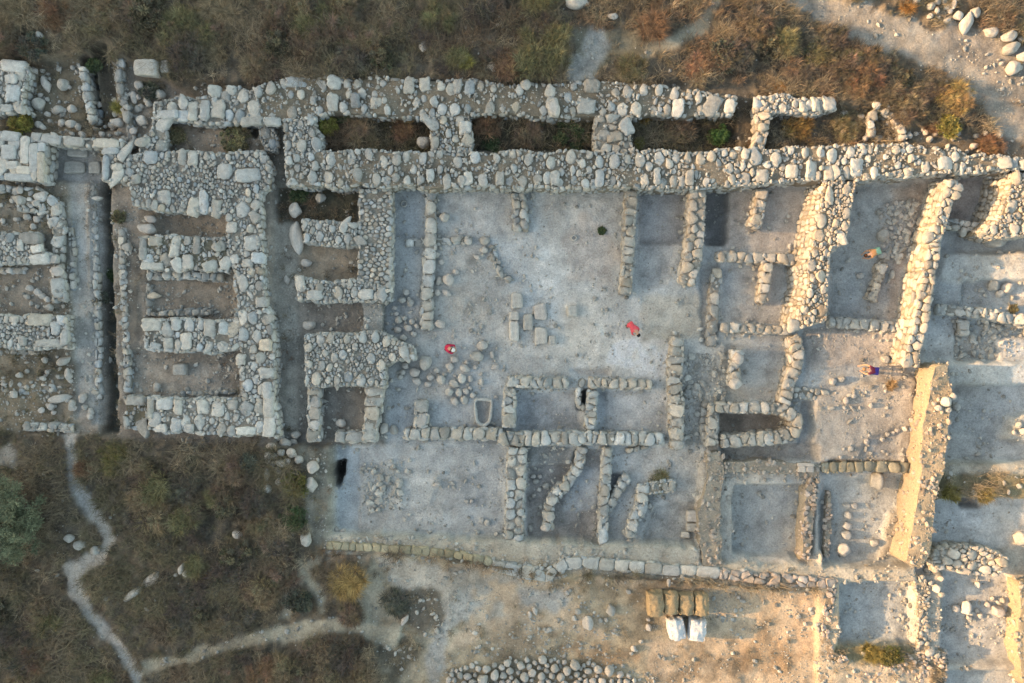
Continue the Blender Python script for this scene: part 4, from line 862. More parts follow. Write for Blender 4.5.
for b_ in [
    (964, 24, 12, 25, 22, 'tall leaning boulder, golden in the sun, at the edge of the track'),
    (973, 14, 11, 12, 0, 'grey boulder tucked behind the tall golden boulder'),
    (956, 17, 10, 10, 0, 'pinkish boulder touching the tall golden boulder'),
    (946, 21, 8, 6, -20, 'small flat bright stone among the trackside boulders'),
    (989, 33, 15, 11, 0, 'angular grey block alone on the track shoulder'),
    (1006, 38, 18, 12, -22, 'first of two parallel sunlit boulders beside the track'),
    (1009, 49, 20, 13, -25, 'second of two parallel sunlit boulders, the larger one, beside the track'),
    (1021, 58, 17, 12, -10, 'boulder cut by the picture edge above the plump cream boulder'),
    (1011, 69, 14, 16, 15, 'plump cream boulder at the lower end of the trackside group'),
    (952, 6, 7, 12, 15, 'slim upright stone at the head of the trackside boulders'),
    (424, 143, 14, 14, 0, 'round boulder lying on the casemate wall beside the bushy room'),
    (313, 484, 13, 16, -8, 'lower of two pale boulders beside the dark opening'),
    (314, 466, 12, 15, 5, 'upper of two pale boulders beside the dark opening'),
    (307, 538, 12, 16, 10, 'white boulder standing beside the yellowish retaining kerb'),
    (587, 622, 12, 16, 0, 'rounded cream boulder on the sandy ground above the stone heap'),
    (610, 609, 10, 12, 0, 'angular boulder beside the rounded cream boulder on the sand'),
    (405, 619, 6, 13, 38, 'small white slab tilted in the dry weeds on the sandy ground'),
    (240, 533, 13, 11, 0, 'pale boulder in the scrub above the rock outcrop'),
    (874, 480, 15, 19, 8, 'large cube shaped pale boulder below the mudbrick topped baulk'),
    (992, 242, 24, 15, 3, 'big flat boulder at the foot of the sunlit rubble corner'),
    (999, 252, 8, 4, 0, 'small stone under the big flat boulder'),
    (843, 549, 14, 15, 0, 'last and biggest boulder in the line of round boulders'),
    (845, 534, 11, 10, 0, 'round boulder next above the biggest one in the line'),
    (846, 525, 10, 8, 0, 'middle stone of the line of round boulders'),
    (847, 515, 10, 8, 0, 'flattish stone second in the line of round boulders'),
    (846, 505, 9, 6, 0, 'grey stone heading the line of round boulders'),
    (853, 505, 8, 7, 0, 'small cream stone beside the head of the boulder line'),
    (873, 542, 9, 9, 0, 'flat grey stone on the floor beside the golden baulk'),
    (692, 515, 13, 12, 0, 'upper of two stacked square blocks near the sinuous baulk'),
    (692, 526, 13, 9, 0, 'lower of two stacked square blocks near the sinuous baulk'),
    (685, 534, 9, 6, 0, 'little stone lying below the two square blocks'),
    (884, 359, 9, 9, 0, 'pale stone on the floor near the person reaching forward'),
    (991, 286, 12, 12, 0, 'larger of two bright boulders below the earthen platform'),
    (1006, 288, 12, 11, 0, 'square bright boulder beside the larger one below the platform'),
    (999, 294, 8, 8, 0, 'small stone wedged under the two bright boulders'),
    (882, 236, 13, 13, 0, 'smooth disc shaped grey stone in the rubble patch'),
    (891, 275, 7, 10, 0, 'oval grey stone beside the wavy line of short stones'),
    (860, 276, 8, 6, 0, 'flat stone half buried below the person in green'),
    (297, 211, 14, 16, 0, 'rounded boulder above the tall narrow boulder of the gate pier'),
    (297, 238, 15, 36, -8, 'tall narrow smooth boulder heading the gate pier'),
    (321, 199, 12, 11, 0, 'dim boulder in the weedy chamber'),
    (307, 263, 12, 9, 0, 'boulder on the passage edge between two gate piers'),
    (288, 280, 7, 10, -15, 'upright stone on the dark passage floor'),
    (310, 325, 13, 11, 0, 'boulder in front of the broad rubble pier'),
    (341, 423, 11, 9, 0, 'stone lying in the middle of the shadowed chamber'),
    (182, 369, 14, 12, 0, 'square block on the floor of the lowest gate chamber'),
    (158, 387, 8, 10, 0, 'small upright block on the floor of the lowest gate chamber'),
    (208, 381, 6, 6, 0, 'single cobble on the floor of the lowest gate chamber'),
    (129, 247, 11, 10, 0, 'cobble standing beside the long header pier'),
    (149, 229, 20, 13, 5, 'broad boulder at the mouth of the topmost gate chamber'),
    (151, 219, 14, 9, 15, 'sloping boulder above the broad boulder of the topmost chamber'),
    (217, 247, 10, 10, 0, 'grey boulder sunk in the weedy corner of the header pier'),
    (82, 544, 13, 11, 0, 'yellowish boulder at the bend of the winding footpath'),
    (70, 538, 12, 9, 0, 'dull boulder behind the yellowish one at the footpath bend'),
    (96, 550, 10, 10, 0, 'flat grey stone on the bend of the winding footpath'),
    (150, 70, 25, 17, 3, 'large cut block standing apart on the edge of the northern scrub'),
    (167, 68, 9, 13, 0, 'smaller cut block leaning on the large one in the scrub'),
    (119, 123, 14, 11, 0, 'white boulder on the rim of the northern ditch'),
    (40, 37, 9, 9, 0, 'grey stone lost in the northern scrub'),
    (423, 47, 10, 13, 10, 'pale stone in the scrub above the casemate wall'),
    (493, 68, 12, 12, 0, 'rounded stone in the scrub close to the casemate wall'),
    (525, 85, 12, 12, 0, 'isolated pale stone on the worn edge of the casemate wall'),
    (553, 108, 14, 21, -10, 'egg shaped cream boulder set on the casemate wall'),
    (888, 93, 11, 9, 0, 'grey stone between the rusty bushes'),
    (843, 114, 9, 8, 0, 'small round stone beside the isolated rubble wall'),
    (737, 358, 12, 13, 0, 'upper sunlit boulder on the boulder pier'),
    (735, 383, 14, 13, 0, 'lower sunlit boulder on the boulder pier'),
    (577, 4, 24, 14, 0, 'ruined block of masonry cut by the top picture edge'),
    (612, 17, 12, 7, 0, 'small pale slab by the little footpath'),
    (1018, 538, 16, 16, -20, 'sunlit rock at the picture edge near the jutting wall'),
    (186, 573, 6, 7, 0, 'small stone beside the rock outcrop'),
    (182, 568, 6, 12, 25, 'thin pale stone at the tip of the rock outcrop'),
    (185, 517, 7, 8, 0, 'small white stone in the open scrub'),
    (460, 592 - 513 + 513, 0, 0, 0, ''),
]:
    if b_[5]: boulder(*b_, ht=1.2 if 'cube' in b_[5] else None, mesh=BLK[1] if ('cut block' in b_[5] or 'square block' in b_[5]) else None)
# cut blocks lying in the courtyard
CB = [(517, 301, 12, 17, 0, 'cut block at the top of the courtyard row'), (528, 322, 10, 17, 0, 'slim cut block between the two courtyard rows'), (514, 331, 10, 22, 0, 'longest cut block at the bottom of the courtyard row'),
      (540, 312, 13, 17, -5, 'chunky cut block with rounded shoulders in the open courtyard'), (541, 336, 13, 18, 0, 'tall cut block below the chunky one in the courtyard'), (552, 340, 8, 9, 0, 'small cut block beside the tall one in the courtyard'), (572, 311, 11, 12, 0, 'lone squarish block farthest out on the courtyard floor'), (514, 316, 10, 9, 0, 'short cut block in the middle of the courtyard row')]
for i, b_ in enumerate(CB): boulder(*b_, cat='block', name='cut_block', group='cut blocks lying in the courtyard', mesh=BLK[i % 4], ht=0.5)

for i, b_ in enumerate([(53, 150, 11, 12, 0, 'upper square slab beside the ashlar pier on the threshold'), (52, 164, 11, 12, 0, 'middle square slab beside the ashlar pier on the threshold'), (51, 178, 12, 13, 0, 'lowest square slab beside the ashlar pier on the threshold'), (79, 153, 20, 10, 0, 'long narrow slab under the straight ashlar course'), (76, 168, 21, 13, 0, 'largest slab in the middle of the gate threshold'), (96, 168, 12, 13, 0, 'bluish slab of the threshold touching the ashlar jamb')]):
    boulder(*b_, cat='slab', name='threshold_slab', mesh=BLK[i % 4], ht=0.35)

def cluster(pts, label, group, cat='stone', name='fallen_stone'):
    for p in pts:
        boulder(p[0], p[1], p[2], p[3], R.uniform(-30, 30), label, cat, group, name=name)
cluster([(426, 362, 12, 18), (415, 372, 11, 10), (417, 381, 10, 8), (431, 377, 8, 7), (441, 380, 10, 10), (428, 384, 8, 6), (450, 366, 9, 8), (465, 368, 12, 8), (462, 378, 9, 11), (455, 384, 12, 8), (450, 392, 9, 9), (459, 392, 7, 9), (455, 401, 8, 9), (464, 400, 9, 10), (466, 391, 7, 7), (473, 395, 6, 6), (470, 379, 6, 7), (481, 382, 6, 8), (482, 346, 12, 10), (477, 356, 14, 11), (492, 355, 5, 8), (495, 367, 9, 6), (455, 359, 9, 8), (406, 366, 8, 8), (403, 372, 7, 6), (437, 370, 6, 6), (445, 374, 5, 5), (470, 388, 5, 5)],
        'grey fallen stone in the scatter between the broad rubble pier and the stone basin', 'fallen stones near the basin')
cluster([(445, 217, 10, 11), (448, 280, 12, 13), (439, 281, 7, 10), (456, 272, 7, 6), (440, 324, 12, 9), (485, 241, 11, 9), (484, 250, 8, 8), (477, 257, 8, 5), (468, 241, 8, 9), (441, 262, 7, 6), (437, 255, 8, 7), (446, 293, 12, 6), (438, 293, 7, 7)],
        'pale fallen stone beside the low straight wall in the plaster courtyard', 'fallen stones by the low straight wall')
cluster([(406, 292, 8, 7), (403, 300, 8, 7), (411, 303, 8, 8), (399, 320, 8, 8), (405, 318, 6, 6), (398, 330, 8, 7), (408, 328, 9, 7), (404, 338, 8, 7), (414, 334, 6, 6), (412, 322, 7, 6), (396, 314, 6, 5), (417, 326, 6, 5)],
        'small grey stone in the heap on the narrow floor beside the plastered stub', 'stones on the narrow courtyard floor')
cluster([(385, 428, 9, 13), (394, 430, 9, 11), (400, 377, 7, 6)], 'dim stone in the gap beside the pillar-like wall', 'stones beside the pillar-like wall')
cluster([(279, 437, 10, 9), (297, 434, 10, 9), (295, 442, 9, 7), (284, 444, 13, 11), (271, 446, 11, 8), (282, 452, 8, 8), (293, 453, 12, 11), (268, 457, 8, 14), (300, 459, 9, 10), (282, 463, 12, 8), (278, 470, 8, 9), (267, 474, 7, 14), (279, 481, 7, 8), (268, 488, 10, 10), (275, 455, 8, 8), (288, 461, 7, 7), (273, 464, 7, 7)],
        'tumbled stone below the southern end of the gate spine', 'tumbled stones at the gate corner')
cluster([(48, 85, 9, 18), (65, 85, 11, 14), (41, 106, 14, 14), (59, 111, 14, 9), (73, 110, 10, 9), (72, 125, 13, 9), (63, 124, 9, 8), (83, 135, 10, 6), (73, 134, 7, 5), (36, 72, 9, 9), (22, 110, 10, 10), (26, 95, 7, 8), (42, 127, 12, 6)],
        'weathered stone in the weeds between the corner tower and the ditch', 'stones in the weeds by the ditch')
cluster([(20, 200, 8, 9), (29, 217, 8, 8), (38, 219, 9, 8), (36, 203, 9, 7), (20, 190, 8, 8), (38, 292, 8, 8), (44, 296, 9, 7), (31, 288, 8, 7), (48, 372, 5, 5), (44, 378, 7, 6), (70, 375, 8, 15), (65, 361, 16, 9), (60, 399, 27, 9), (73, 405, 8, 12), (84, 398, 9, 10), (86, 407, 6, 7), (92, 411, 6, 8), (52, 406, 7, 9), (16, 394, 8, 8), (57, 271, 16, 11), (5, 384, 7, 5)],
        'loose weathered block on the weedy ground of the western gate', 'loose blocks in the western gate')
cluster([(964, 607, 11, 15), (954, 607, 9, 9), (996, 610, 14, 12), (976, 610, 5, 5), (979, 615, 6, 6), (976, 584, 7, 7), (1012, 592, 6, 8), (986, 604, 6, 6), (968, 617, 7, 6), (1001, 600, 6, 6), (992, 598, 5, 5)],
        'flat stone in the paving patch of the pebble floored square', 'stones of the paving patch')
cluster([(935, 588, 9, 9), (941, 594, 7, 6), (929, 652, 11, 8), (937, 655, 7, 7), (940, 578, 7, 6), (926, 570, 8, 8), (921, 577, 7, 6), (944, 652, 6, 9), (930, 582, 6, 5)],
        'stone spilled along the stony divider of the southern squares', 'stones along the stony divider')
cluster([(936, 3, 8, 7), (930, 7, 8, 8), (936, 11, 6, 7), (946, 8, 7, 6), (929, 17, 7, 6), (943, 2, 7, 6), (938, 18, 4, 4), (949, 12, 6, 6), (916, 1, 9, 6), (998, 60, 4, 3), (1001, 64, 5, 4), (985, 68, 4, 4), (1018, 68, 6, 7), (1020, 40, 5, 8)],
        'small stone strewn on the far shoulder of the track', 'small stones by the track')
cluster([(535, 610, 5, 9), (530, 614, 4, 7), (567, 592, 5, 6), (574, 618, 5, 6), (578, 611, 7, 6), (600, 620, 5, 5), (606, 619, 5, 5), (628, 591, 7, 5), (648, 627, 7, 8), (648, 619, 5, 4), (633, 648, 6, 7), (641, 641, 5, 4), (631, 653, 5, 4), (562, 623, 4, 6), (549, 629, 6, 5), (570, 590, 4, 4), (420, 600, 5, 4), (417, 612, 4, 5), (437, 630, 5, 7), (425, 634, 4, 5), (669, 582, 5, 11), (742, 600, 8, 5), (738, 597, 5, 4)],
        'little stone scattered on the sandy ground south of the retaining wall', 'little stones on the sandy ground')
cluster([(832, 381, 8, 8), (841, 379, 8, 7), (866, 441, 6, 7), (865, 449, 4, 6), (897, 430, 6, 5), (904, 429, 6, 6), (887, 434, 5, 5), (893, 433, 4, 4), (910, 429, 5, 5), (882, 439, 5, 5), (850, 449, 7, 5), (840, 457, 4, 4), (831, 408, 8, 5), (845, 400, 7, 8), (870, 405, 6, 6), (853, 396, 6, 5)],
        'stone poking out of the rubbly earth beside the golden baulk', 'stones in the rubbly earth')
cluster([(945, 402, 12, 11), (955, 406, 8, 9), (953, 396, 7, 7), (948, 410, 8, 6), (938, 408, 7, 7)], 'cobble in the small cluster on top of the golden baulk', 'cobbles on the golden baulk')
cluster([(1018, 425, 7, 7), (1022, 431, 8, 7), (1013, 432, 5, 5), (978, 454, 7, 5), (966, 458, 6, 4), (1018, 486, 6, 6), (1008, 492, 3, 6), (1004, 484, 3, 4)], 'pale stone lying about the eastern squares', 'pale stones of the eastern squares')
cluster([(536, 481, 7, 6), (546, 485, 8, 7), (533, 476, 6, 5), (540, 476, 5, 5), (549, 516, 12, 11), (545, 528, 10, 8), (530, 528, 6, 8), (539, 489, 5, 5), (534, 495, 5, 5)], 'stone on the floor of the deep brown square', 'stones in the deep brown square')
cluster([(629, 533, 7, 8), (624, 532, 6, 7), (629, 540, 6, 5), (640, 513, 6, 7), (649, 505, 6, 6), (664, 478, 9, 8)], 'stone fallen from the hooked wall of bright boulders', 'stones by the hooked wall')
cluster([(487, 522, 7, 7), (482, 520, 5, 6), (497, 534, 6, 6), (335, 531, 6, 6), (342, 532, 6, 6), (478, 532, 5, 5), (467, 501, 5, 4), (472, 501, 5, 4), (437, 484, 8, 5)], 'stone by the edge of the wide pebbly square', 'stones in the wide pebbly square')
def strew(boxes, n, label, group, r0, r1):
    rr = random.Random(len(label)); pts = []
    def free(p):
        return not any(in_poly(np.array([w_[0]]), np.array([w_[1]]), P_)[0] for P_, _a, z1_ in OUTL for w_ in (W(p[0], p[1], z1_),))
    for _ in range(n * 12):
        b_ = rr.choice(boxes); p = (rr.uniform(b_[0], b_[2]), rr.uniform(b_[1], b_[3])); r = rr.uniform(r0, r1)
        if free(p) and all(math.hypot(p[0] - q[0], p[1] - q[1]) > (r + q[2]) * .5 + 1 for q in pts): pts.append((*p, r))
        if len(pts) >= n: break
    cluster([(p[0], p[1], p[2] * rr.uniform(.8, 1.3), p[2]) for p in pts], label, group, name='strewn_stone')
strew([(2, 198, 48, 229), (26, 268, 52, 312), (0, 356, 78, 384), (42, 394, 96, 422)], 34, 'weathered cobble strewn over the floors of the western gate', 'cobbles strewn in the western gate', 3.5, 8)
strew([(32, 66, 80, 128), (100, 100, 118, 140), (126, 86, 148, 146)], 34, 'weathered cobble strewn in the weeds around the northern ditch', 'cobbles strewn around the northern ditch', 3.5, 8)
strew([(872, 106, 904, 140), (906, 130, 1000, 152), (842, 116, 872, 142)], 34, 'pale tumbled stone in the rubble trailing between the casemate wall and the track', 'rubble trailing to the track', 4, 9)
cluster([(141, 86, 10, 10), (135, 98, 8, 14), (150, 91, 13, 8), (161, 96, 12, 11), (127, 96, 6, 8), (127, 107, 7, 7), (144, 122, 14, 11), (133, 131, 9, 8), (143, 142, 16, 11), (139, 110, 9, 8), (150, 104, 8, 8)], 'collapsed boulder in the ruined corner beside the northern gate wall', 'collapsed boulders of the ruined corner')
strew([(386, 290, 424, 345), (434, 330, 500, 398)], 26, 'small grey cobble strewn over the western half of the plaster courtyard', 'cobbles strewn on the courtyard floor', 2.5, 5)
strew([(880, 202, 914, 258)], 26, 'small grey cobble in the rubble patch around the smooth disc shaped stone', 'cobbles of the rubble patch', 4, 8)
# heap of stones at the southern edge
hp = np.array([(440, 690), (452, 672), (470, 664), (500, 660), (540, 658), (590, 662), (622, 668), (640, 682), (640, 692)], float)
hrng = np.random.default_rng(5)
def heap_darts():
    P, r_ = np.zeros((0, 2)), np.zeros(0)
    for rmin, rmax, t in ((6.0, 8.0, 14), (3.6, 5.4, 260), (2.3, 3.5, 3000)):
        for _ in range(t):
            p = np.array([hrng.uniform(440, 640), hrng.uniform(656, 692)]); r = hrng.uniform(rmin, rmax)
            if rmin > 5 and p[0] > 520: continue
            if not in_poly(p[:1], p[1:], hp)[0]: continue
            if len(P) and (np.hypot(*(P - p).T) < 0.88 * (r_ + r)).any(): continue
            P = np.concatenate([P, p[None]]); r_ = np.append(r_, r)
    return P, r_
for p, r in zip(*heap_darts()):
    big = r > 5.9
    boulder(p[0], p[1], 2 * r * R.uniform(.85, 1.1), 2 * r * R.uniform(.85, 1.1), R.uniform(0, 180),
            'big grey boulder among the larger ones of the stone heap' if big else 'grey stone of the long heap at the southern picture edge', 'boulder' if big else 'stone', 'stone heap at the southern edge', name='heaped_stone', sink=0.12)
# rock outcrop
boulder(153, 580, 36, 13, 38, 'broader upper rib of pale bedrock breaking through the dry grass', 'rock', name='rock_outcrop', ht=0.8, sink=0.5, mesh=BM[4])
boulder(134, 594, 26, 9, 36, 'narrow lower rib of pale bedrock breaking through the dry grass', 'rock', name='rock_outcrop', ht=0.9, sink=0.4, mesh=BM[7])
# two white cut stones on the baulk
boulder(805, 464.5, 17, 4, 0, 'thin white cut slab on the upper earth baulk', 'slab', name='stone_slab', ht=0.22, sink=0, z=0.72, mesh=BLK[0])
boulder(801, 469, 8, 6, 0, 'white stone under the thin slab, toward the square pit', 'stone', name='cut_stone', ht=0.22, sink=0, z=0.72, mesh=BLK[1])
boulder(809, 469, 8, 6, 0, 'white stone under the thin slab, toward the mudbrick topped baulk', 'stone', name='cut_stone', ht=0.22, sink=0, z=0.72, mesh=BLK[2])

# ------------------------------------------------------------------ gravel: countless small stones (stuff)
def gravel():
    n = 170000
    x = NR.uniform(-33, 33, n); y = NR.uniform(-22.5, 22.5, n)
    i = np.clip(np.round((x - cx[0]) / G).astype(int), 0, len(cx) - 1); k_ = np.clip(np.round((y - cy[0]) / G).astype(int), 0, len(cy) - 1)
    clus = np.clip((fbm(x * .9, y * .9, 91, 4) - 0.36) * 4, 0.05, 1.6)
    keep = NR.random(n) < PB[k_, i] * 0.42 * np.maximum(clus, np.where(PB[k_, i] > 1, .9, 0))
    x, y = x[keep], y[keep]; r = np.minimum(0.028 * np.exp(NR.exponential(0.52, len(x))), 0.15); r = np.where(PB[k_[keep], i[keep]] > 1, r * 1.7, r)
    dx, dy = [x], [y]; dr = [r]
    for P, z0, _z in OUTL:      # fallen bits along the foot of every wall
        B = np.roll(P, -1, 0); L = np.hypot(*(B - P).T); m = int(L.sum() * 7)
        e_ = NR.choice(len(P), m, p=L / L.sum()); t = NR.random((m, 1)); T = (B - P)[e_] / L[e_][:, None]
        q = P[e_] + (B - P)[e_] * t + np.column_stack([T[:, 1], -T[:, 0]]) * NR.exponential(0.22, (m, 1))
        q = q[~in_poly(q[:, 0], q[:, 1], P)]
        q = q[NR.random(len(q)) < np.clip((fbm(q[:, 0] * .8, q[:, 1] * .8, 95, 3) - .38) * 5, 0.1, 1)]
        dx.append(q[:, 0]); dy.append(q[:, 1]); dr.append(np.minimum(0.032 * np.exp(NR.exponential(0.6, len(q))), 0.17))
    x, y, r = np.concatenate(dx), np.concatenate(dy), np.concatenate(dr)
    tag(chips(x, y, gz(x, y), r, (0.40, 0.385, 0.345), NR, 'gravel'), 'scattered gravel and stone chips over the excavated floors and sandy ground', 'gravel', kind='stuff')
gravel()

# ------------------------------------------------------------------ vegetation
def blades(x, y, z, L, w, az, lean, curl, col):
    """arrays -> vertices (n,5,3), quad+tri faces"""
    n = len(x); ux, uy = np.cos(az), np.sin(az); px_, py_ = -uy, ux
    def at(t):
        a_ = lean * t + curl * t * t
        return L * t * np.sin(a_), L * t * np.cos(a_)
    out = []
    for t, ww in ((0, 1.0), (0.55, 0.8)):
        r, h = at(t)
        for s_ in (-1, 1):
            out.append(np.stack([x + ux * r + px_ * w * ww * s_ / 2, y + uy * r + py_ * w * ww * s_ / 2, z + h], -1))
    r, h = at(1.0); out.append(np.stack([x + ux * r, y + uy * r, z + h], -1))
    V_ = np.stack(out, 1)
    return V_, np.repeat(col, 5, 0)

def add_blades(m, V_, c):
    n = len(V_); b = (np.arange(n) * 5)[:, None]
    base = m.n
    m.add_same(V_.reshape(-1, 3), (b + np.array([[0, 1, 3, 2]])), c)
    m.loops.append((b + np.array([[2, 3, 4]]) + base).ravel()); m.tot.extend([3] * n); m.mi.extend([0] * n)

PAL = np.array([(0.15, 0.118, 0.083), (0.235, 0.188, 0.125), (0.165, 0.145, 0.088), (0.195, 0.132, 0.085), (0.30, 0.245, 0.165), (0.11, 0.095, 0.078)])
def grass():
    n = 46000
    x = NR.uniform(-34, 34, n); y = NR.uniform(-23.2, 23.2, n)
    i = np.clip(np.round((x - cx[0]) / G).astype(int), 0, len(cx) - 1); k_ = np.clip(np.round((y - cy[0]) / G).astype(int), 0, len(cy) - 1)
    d = VG[k_, i]
    keep = NR.random(n) < d * np.clip(0.1 + 2.2 * (fbm(x * .6, y * .6, 101, 3) - .2), 0.05, 1)
    x, y = x[keep], y[keep]; z = HZ[k_[keep], i[keep]]; d = d[keep]; n = len(x)
    hue = fbm(x * .28, y * .28, 111, 4); hue2 = fbm(x * .5 + 9, y * .5, 117, 3)
    size = 0.28 + 0.95 * np.clip(fbm(x * .55, y * .55, 121, 3) * 1.6 - .3, 0, 1)
    nb = 20
    X = np.repeat(x, nb) + NR.normal(0, 0.10, n * nb); Y = np.repeat(y, nb) + NR.normal(0, 0.10, n * nb)
    L = np.repeat(size, nb) * NR.uniform(.5, 1.25, n * nb) * (0.35 + 0.65 * np.repeat(np.clip(d, 0, 1), nb))
    pi_ = np.where(hue > .62, 3, np.where(hue < .44, 2, np.where(hue2 > .55, 4, 1)))
    pi_ = np.where(NR.random(n) < .45, NR.choice([0, 0, 5, 1, 2], n), pi_)
    pi_ = np.where((y < -14.5) & (x > -9) | (x > 18) & (y < 0), np.where(NR.random(n) < .7, 4, 1), pi_)
    c = PAL[pi_] * (0.7 + 0.65 * fbm(x * .7 + 3, y * .7, 141, 3))[:, None] * np.clip(NR.normal(1, .18, (n, 1)), .5, 1.6)
    c = np.repeat(c, nb, 0) * np.clip(NR.normal(1, .14, (n * nb, 1)), .5, 1.6)
    V_, c = blades(X, Y, np.repeat(z, nb) - 0.02, L, NR.uniform(.010, .026, n * nb), NR.uniform(0, 6.283, n * nb) , NR.uniform(.15, .9, n * nb), NR.uniform(0, .8, n * nb), c)
    m = MB(); add_blades(m, V_, c)
    tag(m.build('dry_grass', LEAF, smooth=False), 'dense dry brown grass and thistles covering the ground around the ruins', 'grass', kind='stuff')
grass()

WOOD = plain('twig_bark', (0.13, 0.10, 0.075))
def tube(m, pts, r0, r1, col, k=6):
    pts = np.array(pts, float); n = len(pts); rr = np.linspace(r0, r1, n)
    T = np.gradient(pts, axis=0); T /= np.linalg.norm(T, axis=1)[:, None]
    a_ = np.cross(T, np.array([0.31, 0.2, 0.93])); a_ /= np.linalg.norm(a_, axis=1)[:, None]; b_ = np.cross(T, a_)
    t = np.linspace(0, 2 * math.pi, k, endpoint=False)
    V_ = pts[:, None] + rr[:, None, None] * (a_[:, None] * np.cos(t)[None, :, None] + b_[:, None] * np.sin(t)[None, :, None])
    f = [(r * k + i, r * k + (i + 1) % k, (r + 1) * k + (i + 1) % k, (r + 1) * k + i) for r in range(n - 1) for i in range(k)]
    f.append(tuple(range((n - 1) * k, n * k)))
    m.add(V_.reshape(-1, 3), f, col)

def shrub(px, py, rpx, h, kind, col, label, group=None, cat='bush', name='dry_bush'):
    x, y, z = gpx(px, py); r = rpx / S
    rng = np.random.default_rng(int(px * 7 + py * 13))
    root = thing(name, label, cat, (x, y, z), group); root['kind'] = 'thing'
    m = MB(); c0 = np.array(col)
    if kind == 'grass':
        for _ in range(int(5 + 12 * r)):
            a0 = rng.uniform(0, 6.283); q0 = r * .62 * math.sqrt(rng.random()); sc = rng.uniform(.55, 1.15) * min(1, .45 + .4 / max(r, .3)); n = int(70 + 60 * r)
            a_ = rng.uniform(0, 6.283) + rng.normal(0, 1.5, n); q = rng.random(n) * r * .16
            V_, c = blades(q0 * math.cos(a0) + q * np.cos(a_), q0 * math.sin(a0) + q * np.sin(a_), np.zeros(n), rng.uniform(.45, 1.15, n) * math.hypot(r * .55, h) * sc, rng.uniform(.014, .03, n), a_ + rng.normal(0, .4, n), rng.uniform(.1, .8, n), rng.uniform(-.1, .8, n), c0 * rng.uniform(.75, 1.25) * np.clip(rng.normal(1, .3, (n, 1)), .35, 1.9))
            add_blades(m, V_, c)
    else:
        # clumps on a lumpy dome, each a spray of twigs or leaves
        nc = int(16 + 26 * r); ct = []
        for _ in range(nc):
            a_ = rng.uniform(0, 6.283); q = math.sqrt(rng.random()) * r * .88; hh = h * math.sqrt(max(0.05, 1 - (q / r) ** 2)) * rng.uniform(.35, .95)
            ct.append((q * math.cos(a_), q * math.sin(a_), hh))
        per = 60 if kind == 'twig' else 80
        for cxx, cyy, czz in ct:
            s_ = rng.uniform(.7, 1.35) * min(1, .35 + r); cc = c0 * np.clip(rng.normal(1, .24), .5, 1.7) * (1 + rng.normal(0, .06, 3))
            n = per; d = rng.normal(0, 1, (n, 3)); d[:, 2] = np.abs(d[:, 2]) * .8 + .1; d /= np.linalg.norm(d, axis=1)[:, None]
            rad = rng.uniform(.0, .22, n) * s_
            o = np.array([cxx, cyy, czz]) + d * rad[:, None] - [0, 0, .06]
            az = np.arctan2(d[:, 1], d[:, 0]); le = np.arccos(np.clip(d[:, 2], -1, 1))
            if kind == 'twig': L, w = rng.uniform(.14, .42, n) * s_, rng.uniform(.010, .022, n)
            else: L, w = rng.uniform(.06, .16, n) * s_, rng.uniform(.035, .07, n)
            V_, c = blades(o[:, 0], o[:, 1], o[:, 2], L, w, az, le, rng.uniform(-.3, .5, n), np.clip(cc * np.clip(rng.normal(1, .22, (n, 1)), .4, 1.8), .01, .7))
            add_blades(m, V_, c)
        st = MB()
        for cxx, cyy, czz in ct[:9]:
            tube(st, [(0, 0, -.05), (cxx * .4, cyy * .4, czz * .55), (cxx, cyy, czz)], .025, .008, (0.12, 0.095, 0.07), 5)
        st.build('stem', WOOD, root)
    m.build('crown' if kind != 'grass' else 'blades', LEAF, root, smooth=False)
    return root
RU, GO, OL, BR, GN, YG, TN, GG = (0.215, 0.132, 0.08), (0.32, 0.225, 0.10), (0.175, 0.155, 0.085), (0.17, 0.13, 0.09), (0.075, 0.10, 0.048), (0.21, 0.19, 0.055), (0.225, 0.18, 0.115), (0.10, 0.105, 0.08)
